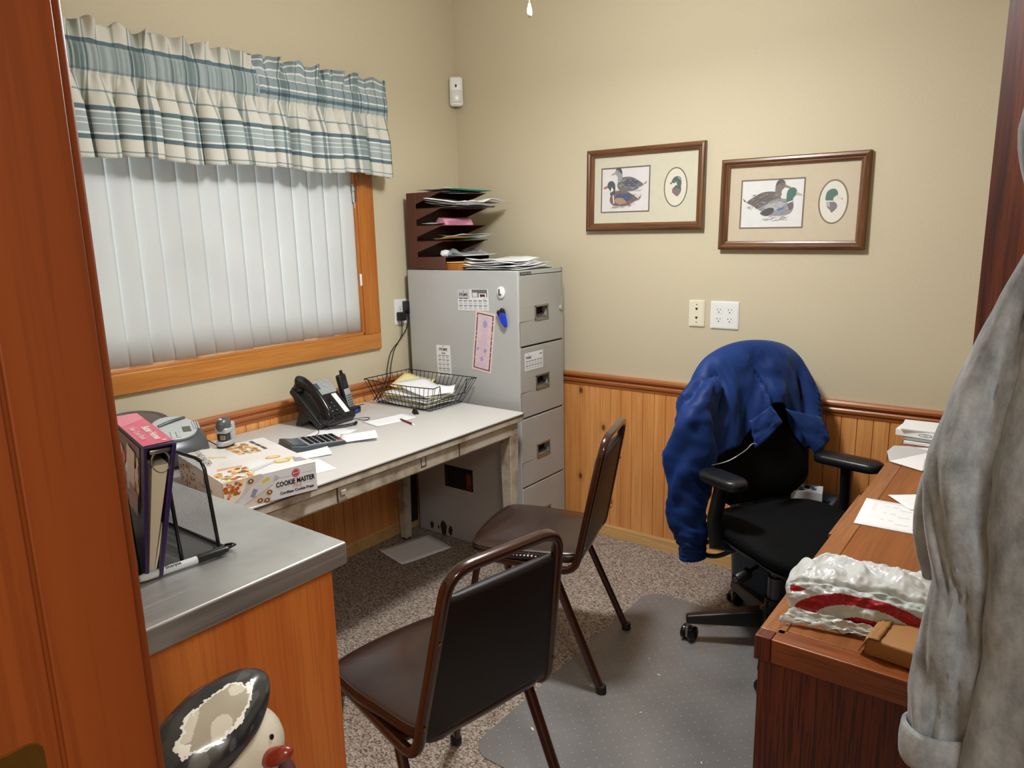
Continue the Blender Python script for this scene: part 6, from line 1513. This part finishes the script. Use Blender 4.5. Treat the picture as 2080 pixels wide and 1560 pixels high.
# waste bin and what lies on it ---------------------------------------------------------------
wbn = thing('waste_bin', 'blue-grey plastic waste bin against the back wall behind the office chair', 'waste bin', (1.775, -.158, 0))
q = MB(); a, b_ = (.155, .115), (.175, .135); pts0 = rrect(-a[0], a[0], -a[1], a[1], .03); pts1 = rrect(-b_[0], b_[0], -b_[1], b_[1], .035)
n = len(pts0); rg = [q.P([(x * .92, y * .92, .004) for x, y in pts0]), q.P([(x, y, .006) for x, y in pts0]), q.P([(x, y, .415) for x, y in pts1]), q.P([(x * 1.03, y * 1.03, .418) for x, y in pts1]), q.P([(x * 1.03, y * 1.03, .43) for x, y in pts1]), q.P([(x * .97, y * .97, .43) for x, y in pts1]), q.P([(x * .97, y * .97, .41) for x, y in pts0]), q.P([(x * .95, y * .95, .02) for x, y in pts0])]
q.F([rg[0] + k for k in range(n)][::-1]); q.F([rg[-1] + k for k in range(n)])
for a_, c_ in zip(rg, rg[1:]):
    for k in range(n): q.F((a_ + k, a_ + (k + 1) % n, c_ + (k + 1) % n, c_ + k))
obj('bin_body', q, plain('blue_grey_plastic', '#4a5c72', .45, var=.05), wbn, smooth=40)
q = MB(); q.col = hexc('#d6dae0'); q.box(-.05, .06, -.04, .05, 0, .052); rnd = random.Random(3)
for _ in range(14):
    x, y = rnd.uniform(-.035, .045), rnd.uniform(-.03, .04); s = rnd.uniform(.006, .012); q.poly([(x + s * math.cos(k * .8), y + s * math.sin(k * .8), .0526) for k in range(8)], rnd.choice(['#4a78b0', '#88a8cc', '#2e5a94']))
o = obj('tissue_box', q, print_m, loc=(1.86, -.16, .432), rot=(0, 0, R(12))); tag(o, 'white and blue printed tissue box on the waste bin behind the chair', 'tissue box')

# ------------------------------------------------------------------ wooden desk on the right
wd = thing('wooden_desk', 'dark oak desk with a worn top in the right foreground', 'desk', (2.57, -.965, 0))
TM = Matrix.Translation((-2.57, .965, 0)); x0, x1, y0, y1, zt = 2.192, 2.955, -1.7575, -.165, .755
q = MB(TM); q.box(x0 + .045, x1, y0 + .045, y1, zt - .045, zt); obj('desktop', q, desk_t, wd, bevel=.0012)
q = MB(TM); q.box(x0, x0 + .0445, y0 + .030, y1, zt - .046, zt); obj('edge_strip', q, desk_ty, wd, bevel=.002)
q = MB(TM); q.box(x0 + .030, x1, y0, y0 + .0445, zt - .046, zt); obj('edge_strip', q, desk_x, wd, bevel=.002)
q = MB(TM); q.box(x0, x0 + .0295, y0, y0 + .0295, zt - .047, zt); obj('corner_block', q, desk_z, wd, bevel=.002)
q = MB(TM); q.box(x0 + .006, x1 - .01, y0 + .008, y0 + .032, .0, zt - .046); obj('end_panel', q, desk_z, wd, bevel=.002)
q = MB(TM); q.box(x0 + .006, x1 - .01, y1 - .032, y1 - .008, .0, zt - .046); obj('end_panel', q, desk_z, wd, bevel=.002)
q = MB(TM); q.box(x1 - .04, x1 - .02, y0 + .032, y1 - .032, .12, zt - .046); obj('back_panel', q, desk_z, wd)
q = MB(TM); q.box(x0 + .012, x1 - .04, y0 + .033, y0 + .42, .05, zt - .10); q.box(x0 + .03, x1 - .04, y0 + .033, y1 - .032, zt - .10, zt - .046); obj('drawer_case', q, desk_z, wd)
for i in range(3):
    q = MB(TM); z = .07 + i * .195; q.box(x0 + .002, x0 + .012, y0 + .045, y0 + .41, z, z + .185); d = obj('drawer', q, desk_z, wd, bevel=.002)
    q = MB(TM); q.tube([(x0 + .002, y0 + .17, z + .10), (x0 - .016, y0 + .18, z + .10), (x0 - .016, y0 + .28, z + .10), (x0 + .002, y0 + .29, z + .10)], .004, 6); obj('handle', q, brass, d, smooth=50)
q = MB(TM); q.box(x0 - .032, x0 + .10, -1.10, -.765, zt - .062, zt - .047); obj('pull_out_shelf', q, desk_ty, wd, bevel=.002)

DT = zt + .0006
sheet('typed_sheet', 'white sheet with faint grey handwriting on the wooden desk in the middle', 'paper', paper, (2.310, -1.015, DT), .19, .20, 3, .0008, seed=5,
      prnt=lambda k, w, h: [P2(k, -.045 + .018 * (i % 6), -.045 + .018 * (i % 6) + .010 + .003 * (i % 3), .06 - .017 * (i // 2) , .0612 - .017 * (i // 2), .0010, '#8f9094') for i in range(18)] + [P2(k, -.075 + .004 * (i % 2), -.063, .02 + .010 * i, .0212 + .010 * i, .0010, '#c89890') for i in range(6)])
sheet('envelope', 'white pointed envelope corner beside the typed sheet, next to the hanging hoodie', 'envelope', paper, (2.345, -.865, DT + .001), .15, .11, 38, .001, seed=6)
q = MB(); q.box(-.10, .10, -.055, .055, 0, .0015); en = obj('envelope', q, paper, loc=(2.295, -.485, DT + .002), rot=(0, 0, R(62))); tag(en, 'white open envelope with its grey flap up, farther along the wooden desk', 'envelope')
q = MB(); i = q.P([(-.10, .055, .0018), (.10, .055, .0018), (.055, .100, .014), (.0, .118, .020), (-.055, .100, .014)]); q.F(range(i, i + 5)); q.open = True; obj('flap', q, paper_g, en, solid=.0005)
q = MB(); i = q.P([(-.10, -.055, .002), (.0, .01, .004), (.10, -.055, .002)]); q.F(range(i, i + 3)); q.open = True; obj('back_fold', q, paper_g, en, solid=.0005)
sheet('loose_paper', 'white sheet tucked under the open envelope on the wooden desk', 'paper', paper, (2.275, -.385, DT + .0004), .12, .12, 20, .0008, seed=7)
rnd = random.Random(44); zz = zt + .001
labs = ['lowest white envelope of the mail stack at the far end of the wooden desk', 'second white envelope from the bottom of the mail stack on the wooden desk', 'thin grey envelope in the middle of the mail stack on the wooden desk', 'white boxed envelope with a printed oval logo in the mail stack', 'topmost folded white letter on the mail stack at the far end of the desk']
for k, (w_, h_, t_, dx) in enumerate([(.25, .13, .010, .01), (.245, .125, .008, .004), (.25, .13, .004, .012), (.26, .14, .022, -.006), (.25, .13, .006, -.004)]):
    e = MB(); e.rbox(-w_ / 2, w_ / 2, -h_ / 2, h_ / 2, 0, t_, .0012); o = obj('envelope', e, paper_g if k == 2 else paper, loc=(2.315 + dx, -.245 + rnd.uniform(-.006, .006), zz), rot=(0, 0, R(rnd.uniform(-5, 5) + (3 if k == 4 else 0)))); tag(o, labs[k], 'envelope')
    if k == 3:
        s = MB(frame((-.02, -h_ / 2 - .0006, t_ / 2), (1, 0, 0), (0, 0, 1))); s.poly([(a_, b_, 0) for a_, b_ in ell(-.02, 0, .020, .006, 20)], '#7a7f86'); s.poly([(a_, b_, .0002) for a_, b_ in ell(-.02, 0, .017, .0045, 20)], '#e4e6e8'); add_text(s, 'GEB', Matrix.Translation((-.02, 0, .0004)), .007, '#5a5f66'); P2(s, .01, .09, -.001, .0005, .0002, '#b4b8bc'); s.open = True; obj('printed_logo', s, print_m, o)
    zz += t_ + .0015
# brown paper parcel
pa = thing('parcel', 'brown paper wrapped flat parcel at the near edge of the wooden desk', 'parcel', (2.475, -1.665, DT), R(-6))
q = MB()
def par(u, v):
    pts = [(-.118, .0), (-.120, .018), (-.112, .031), (.12, .031), (.122, .0)]
    return None
q.rbox(-.105, .14, -.062, .075, 0, .033, .005, 3); kraft = plain('kraft_paper', '#a8763f', .6, var=.10, scale=12, bmp=.4, bscale=30); obj('wrapper', q, kraft, pa, smooth=50)
q = MB(); i = 0
def fold(u, v): return (-.105 - .010 * math.sin(PI * v) * (1 - u) + .022 * u, lerp(-.066, .074, u if False else v), .034 * u + .003 * nz(u * 8, v * 14, 3) + .0015)
q = MB().grid(lambda u, v: (-.112 + .030 * u + .003 * nz(v * 12, u * 3, 1), lerp(-.064, .066, v), .004 + .031 * min(1, u * 2.2) + .0035 * abs(nz(v * 11, u * 5, 2))), 8, 18); q.open = True; obj('folded_end', q, kraft, pa, smooth=50, solid=.0015)
sheet('loose_paper', 'white slip of paper lying on the brown parcel under the hoodie sleeve', 'paper', paper, (2.505, -1.650, DT + .036), .10, .11, 18, .001, seed=77)
sheet('loose_paper', 'white sheet peeking out behind the plastic shopping bag on the wooden desk', 'paper', paper, (2.315, -1.455, DT + .0004), .24, .19, -10, .0, seed=78)
# plastic shopping bag with red arcs
m, nt, b = newmat('bag_plastic')
a = N(nt, 'ShaderNodeVertexColor', layer_name='Col'); nt.links.new(a.outputs[0], b.inputs['Base Color']); b.inputs['Roughness'].default_value = .32
b.inputs['Subsurface Weight'].default_value = .0; tr = N(nt, 'ShaderNodeBsdfTranslucent'); nt.links.new(a.outputs[0], tr.inputs[0]); mx = N(nt, 'ShaderNodeMixShader'); mx.inputs[0].default_value = .22
nt.links.new(b.outputs[0], mx.inputs[1]); nt.links.new(tr.outputs[0], mx.inputs[2]); nt.links.new(mx.outputs[0], nt.nodes['Material Output'].inputs[0])
bag_m = m
bg_ = thing('shopping_bag', 'crumpled white plastic shopping bag with red arcs and arrows on the wooden desk', 'bag', (2.352, -1.560, DT), R(8))
BLW, BDP, BHT = .150, .085, .078
def crease(x, y, s): return (1 - abs(2 * ((x * 3.1 + y * 1.7 + .35 * nz(x * 4, y * 4, s)) % 1) - 1))
def bagp(u, v):
    # u around the long side left to right, v: 0 front bottom -> .5 top -> 1 back bottom
    t = 2 * u - 1; end = (1 - abs(t) ** 3.0); end = max(end, 0) ** .5
    a = PI * v; e1 = .62
    cy, cz = -math.cos(a), math.sin(a)
    cy = math.copysign(abs(cy) ** .7, cy); cz = abs(cz) ** e1
    x = t * BLW * (1 + .06 * math.sin(a))
    y = BDP * cy * (.35 + .65 * end); z = .003 + BHT * cz * (.30 + .70 * end) * (1 - .10 * t)
    d = .009 * nz(x * 22, v * 5, 3) + .005 * nz(x * 50, v * 12, 7) + .0022 * nz(x * 110, v * 26, 9)
    if v > .33: d += .020 * (crease(u * 1.3, v * 2.2, 5) - .5) * min(1, (v - .33) * 5) * end
    else: d += .004 * (crease(u, v * 3, 2) - .5)
    z += d * (cz + .05); y += -d * .9 * (v < .33) * (1 if v > .03 else 0)
    # fold line where the smooth printed side meets the bunched top
    z -= .008 * math.exp(-((v - (.30 + .05 * u)) / .018) ** 2) * end
    return (x, y, max(z, .0008))
WHT, RED, GRY = '#e4e7e6', '#b01f2c', '#d0dcda'
def bagc(u, v):
    vv = v / .34                      # 0..1 up the printed side
    if vv > 1: return hexc(WHT)
    X, Y = (u - .5) * .30, vv * .085
    c = hexc(GRY if X > .0 else '#dde3e3')
    r1 = math.hypot((X + .012) / 1.55, Y + .030)
    if .064 < r1 < .086 and Y > .004: c = hexc(RED)
    r2 = math.hypot((X + .012) / 1.6, Y + .022)
    if r2 < .036: c = hexc(RED)
    if -.140 < X < -.108 and abs(Y - .050) < .013 * (1 - (X + .140) / .032): c = hexc(RED)
    if .098 < X < .142 and 0 < .060 - Y < .018 * (X - .098) / .044 : c = hexc(RED)
    return c
q = MB().grid(bagp, 190, 150, None, bagc); q.open = True; obj('bag_body', q, bag_m, bg_, smooth=60)
q = MB(); q.col = hexc(WHT)
q.grid(lambda u, v: (-.155 + .19 * u + .02 * v, -.092 - .022 * (1 - v) * (1 - .5 * u) + .004 * nz(u * 8, v * 8, 1), .0015 + .022 * v * (1 - .4 * u) + .010 * abs(nz(u * 7, v * 3, 6)) + .004 * nz(u * 22, v * 9, 2) + .002), 40, 14)
q.open = True; obj('loose_hem', q, bag_m, bg_, smooth=60, solid=.0006)
q = MB(); q.col = hexc('#cfd3d4')
q.grid(lambda u, v: (.005 + .045 * u + .006 * nz(v * 5, u * 3, 4), -.080 - .048 * v, .001 + .020 * (1 - v) + .012 * abs(nz(u * 6, v * 5, 9))), 14, 14)
q.open = True; obj('handle_loop', q, bag_m, bg_, smooth=60, solid=.0006)

# ------------------------------------------------------------------ open door leaf and the hoodie on it
dl = bpy.data.objects.new('door_1', None); COL.objects.link(dl); dl['kind'] = 'structure'
LD = Vector((.61, -.79, 0)).normalized(); LN = Vector((-.79, -.61, 0)).normalized(); LO = Vector((2.4985, -2.03, 0))
LMx = Matrix(((LD.x, -LN.x, 0, LO.x), (LD.y, -LN.y, 0, LO.y), (0, 0, 1, 0), (0, 0, 0, 1)))
dl.matrix_world = LMx                      # local x along the leaf from its free edge, -y towards the camera side
q = MB(); q.box(0, .775, 0, .036, .012, 2.03); obj('door_panel', q, door_w, dl, bevel=.0015)
q = MB(); q.lathe([(.0, .0), (.026, .0), (.026, -.006), (.011, -.010), (.011, -.030), (.026, -.040), (.026, -.058), (0, -.062)], 20, (.065, 0, .95), 'y'); obj('door_handle', q, brass, dl, smooth=40)
for z in (.25, 1.0, 1.8):
    q = MB(); q.tube([(.775, .0, z - .04), (.775, .0, z + .04)], .006, 8); obj('hinge', q, brass, dl)
hk = thing('coat_hook', 'brass coat hook on the open door carrying the grey hoodie', 'hook', tuple(LO + LD * .20 + Vector((0, 0, 1.56))), math.atan2(LD.y, LD.x))
q = MB(); q.tube(smoothpath([(0, 0, .03), (0, -.03, .02), (0, -.045, .03), (0, -.05, .05)], 5), .004, 8); q.rbox(-.012, .012, -.004, 0, 0, .06, .003); obj('hook', q, brass, hk, smooth=50)
SLV = [(1.482, 2.556, 2.600), (1.460, 2.5460, 2.590), (1.443, 2.5410, 2.588), (1.408, 2.5260, 2.586), (1.366, 2.5120, 2.584), (1.322, 2.4990, 2.580), (1.286, 2.4900, 2.578), (1.255, 2.4830, 2.576), (1.225, 2.4810, 2.574), (1.192, 2.4840, 2.572), (1.157, 2.4900, 2.570), (1.121, 2.4970, 2.569), (1.102, 2.4950, 2.568), (1.069, 2.4910, 2.567), (1.033, 2.4870, 2.564), (.993, 2.4850, 2.559), (.958, 2.4870, 2.553), (.940, 2.4890, 2.549)]
hd_ = thing('hoodie', 'light grey fleece hoodie hanging on the open door at the right edge', 'hoodie', (2.52, -2.165, 0))
hx0, hy0 = 2.52, -2.165
pts = [(((a + b_) / 2 - hx0, 0 + .006 * math.sin(z * 14), z), (b_ - a) / 2, .030) for z, a, b_ in SLV]
P = [Vector(p[0]) for p in pts]
def slv(u, v):
    k = v * (len(pts) - 1); i = min(len(pts) - 2, int(k)); t = k - i; c = P[i].lerp(P[i + 1], t); w_ = lerp(pts[i][1], pts[i + 1][1], t); dp = pts[i][2] * (1 - .1 * v); a = 2 * PI * u
    f = Vector((math.cos(a), math.sin(a), 0))
    wr = .010 * nz(f.x * 1.2, c.z * 9 + f.x * 2.2, 3) + .005 * nz(f.x * 3, c.z * 26 + f.x * 5, 6)
    # diagonal drag folds above the cuff
    wr += .0055 * math.sin(c.z * 62 + f.x * 3.4 + 2 * nz(f.x, c.z * 5, 1)) * max(0, 1 - abs(c.z - 1.03) / .13) * (f.y < 0)
    wr += .004 * math.sin(f.x * 7 + c.z * 14) * (f.y < 0) * (1 - max(0, 1 - abs(c.z - 1.03) / .13))
    return (c.x + f.x * (w_ + wr * .25), c.y + f.y * (dp + wr * 1.3), c.z)
q = MB().grid(slv, 60, 130, None, None, True); q.open = True; sv = obj('sleeve', q, fleece, hd_, smooth=80, solid=.003)
cz = [(.963, .036), (.960, .041), (.945, .0425), (.928, .0415), (.921, .039), (.923, .034)]
def cuf(u, v):
    k = v * (len(cz) - 1); i = min(len(cz) - 2, int(k)); t = k - i; a = 2 * PI * u; r_ = lerp(cz[i][1], cz[i + 1][1], t); x = math.cos(a)
    return (2.517 - hx0 + x * r_ * .87, math.sin(a) * r_ * .80, lerp(cz[i][0], cz[i + 1][0], t) - .006 * x * -1 * .6 + .0015 * nz(x * 3, math.sin(a) * 3, 1) - .002)
q = MB().grid(cuf, 48, 14, None, None, True); q.open = True; obj('cuff', q, fleece, sv, smooth=70, solid=.002)
# the body hangs behind the sleeve, parallel to the door
def bod(u, v):
    z = lerp(1.60, .56, v); xl = max(2.540, interp([(-2, 2.60), (-1.44, 2.572), (-1.36, 2.545), (-1.2, 2.53), (0, 2.53)], -z)); s0 = (xl + .004 - 2.4985) / .61 + .065
    s = lerp(s0, .48, u)
    p = LO + LD * s + LN * (.040 + .020 * math.sin(s * 40 + 1.5 * v) * min(1, v * 3) + .014 * nz(s * 9, z * 5, 3) + .004 * nz(s * 30, z * 22, 5) + .012)
    return (p.x - hx0, p.y - hy0, z)
q = MB().grid(bod, 60, 80); q.open = True; obj('body', q, fleece, hd_, smooth=80, solid=.004)
# open edge of the hood showing left of the sleeve
def flap(u, v):
    z = lerp(1.225, 1.106, v); w_ = .026 * math.sin(PI * min(1, v * 1.02)) ** .6 + .002
    return (lerp(2.497, 2.499 - w_, u) - hx0 - .0, .030 + .020 * math.sin(PI * u) * (1 - .3 * v) + .003 * nz(u * 4, v * 6, 2), z + .006 * u)
q = MB().grid(lambda u, v: ((lambda a: (2.492 - hx0 + math.cos(a) * (.0215 * math.sin(PI * (.12 + .80 * v)) ** .7), .034 + math.sin(a) * .016 * (1.1 - .3 * v) + .003 * nz(v * 7, math.cos(a), 3), lerp(1.235, 1.108, v) + .004 * nz(u * 5, v * 6, 8)))(2 * PI * u)), 28, 30, None, None, True); q.open = True; obj('hood_edge', q, fleece, hd_, smooth=70, solid=.002)
q = MB(); q.tube(smoothpath([tuple(LO + LD * .20 + LN * .05 - Vector((hx0, hy0, 0)) + Vector((0, 0, 1.60))), tuple(LO + LD * .16 + LN * .05 - Vector((hx0, hy0, 0)) + Vector((0, 0, 1.55))), (2.575 - hx0, 0, 1.48)], 6), .03, 12, scale=None); obj('shoulder', q, fleece, hd_, smooth=60)

# ------------------------------------------------------------------ ceiling fan with its light kit
cf = thing('ceiling_fan', 'ceiling fan with a white pull chain knob hanging into view at the top', 'ceiling fan', (FAN[0], FAN[1], CH))
q = MB(); q.lathe([(0, 0), (.07, 0), (.07, -.03), (.03, -.06), (.014, -.06), (.014, -.16), (.10, -.18), (.12, -.22), (.12, -.27), (.07, -.31), (.0, -.31)], 24); obj('motor', q, white_pl, cf, smooth=40)
bowl, nt, b = newmat('lamp_glass'); b.inputs['Base Color'].default_value = (.95, .92, .85, 1); b.inputs['Emission Color'].default_value = (1, .93, .80, 1); b.inputs['Emission Strength'].default_value = 6; b.inputs['Alpha'].default_value = .25
q = MB(); q.lathe([(.075, -.315), (.13, -.34), (.14, -.39), (.12, -.44), (.07, -.475), (0, -.485)], 24); 
for k in range(5):
    M = Matrix.Rotation(k * 2 * PI / 5 + .35, 4, 'Z') @ Matrix.Rotation(R(10), 4, 'X'); r_ = MB(M); r_.prism(rrect(.16, .62, -.06, .06, .03), -.232, -.226); r_.box(.10, .20, -.015, .015, -.236, -.230); obj('blade', r_, white_pl, cf)
q2 = obj('lamp_bowl', q, bowl, cf, smooth=60)
q2.visible_shadow = True
kx, ky = 1.325 - FAN[0], -1.205 - FAN[1]
q = MB(); q.tube([(kx * .7, ky * .7, -.31), (kx, ky, -.36), (kx, ky, -.605)], .0012, 5); ch_ = obj('pull_chain', q, brass, cf)
q = MB(); q.lathe([(0, -.605), (.003, -.608), (.007, -.625), (.0068, -.637), (0, -.645)], 14, (kx, ky, 0)); obj('knob', q, white_pl, ch_, smooth=60)
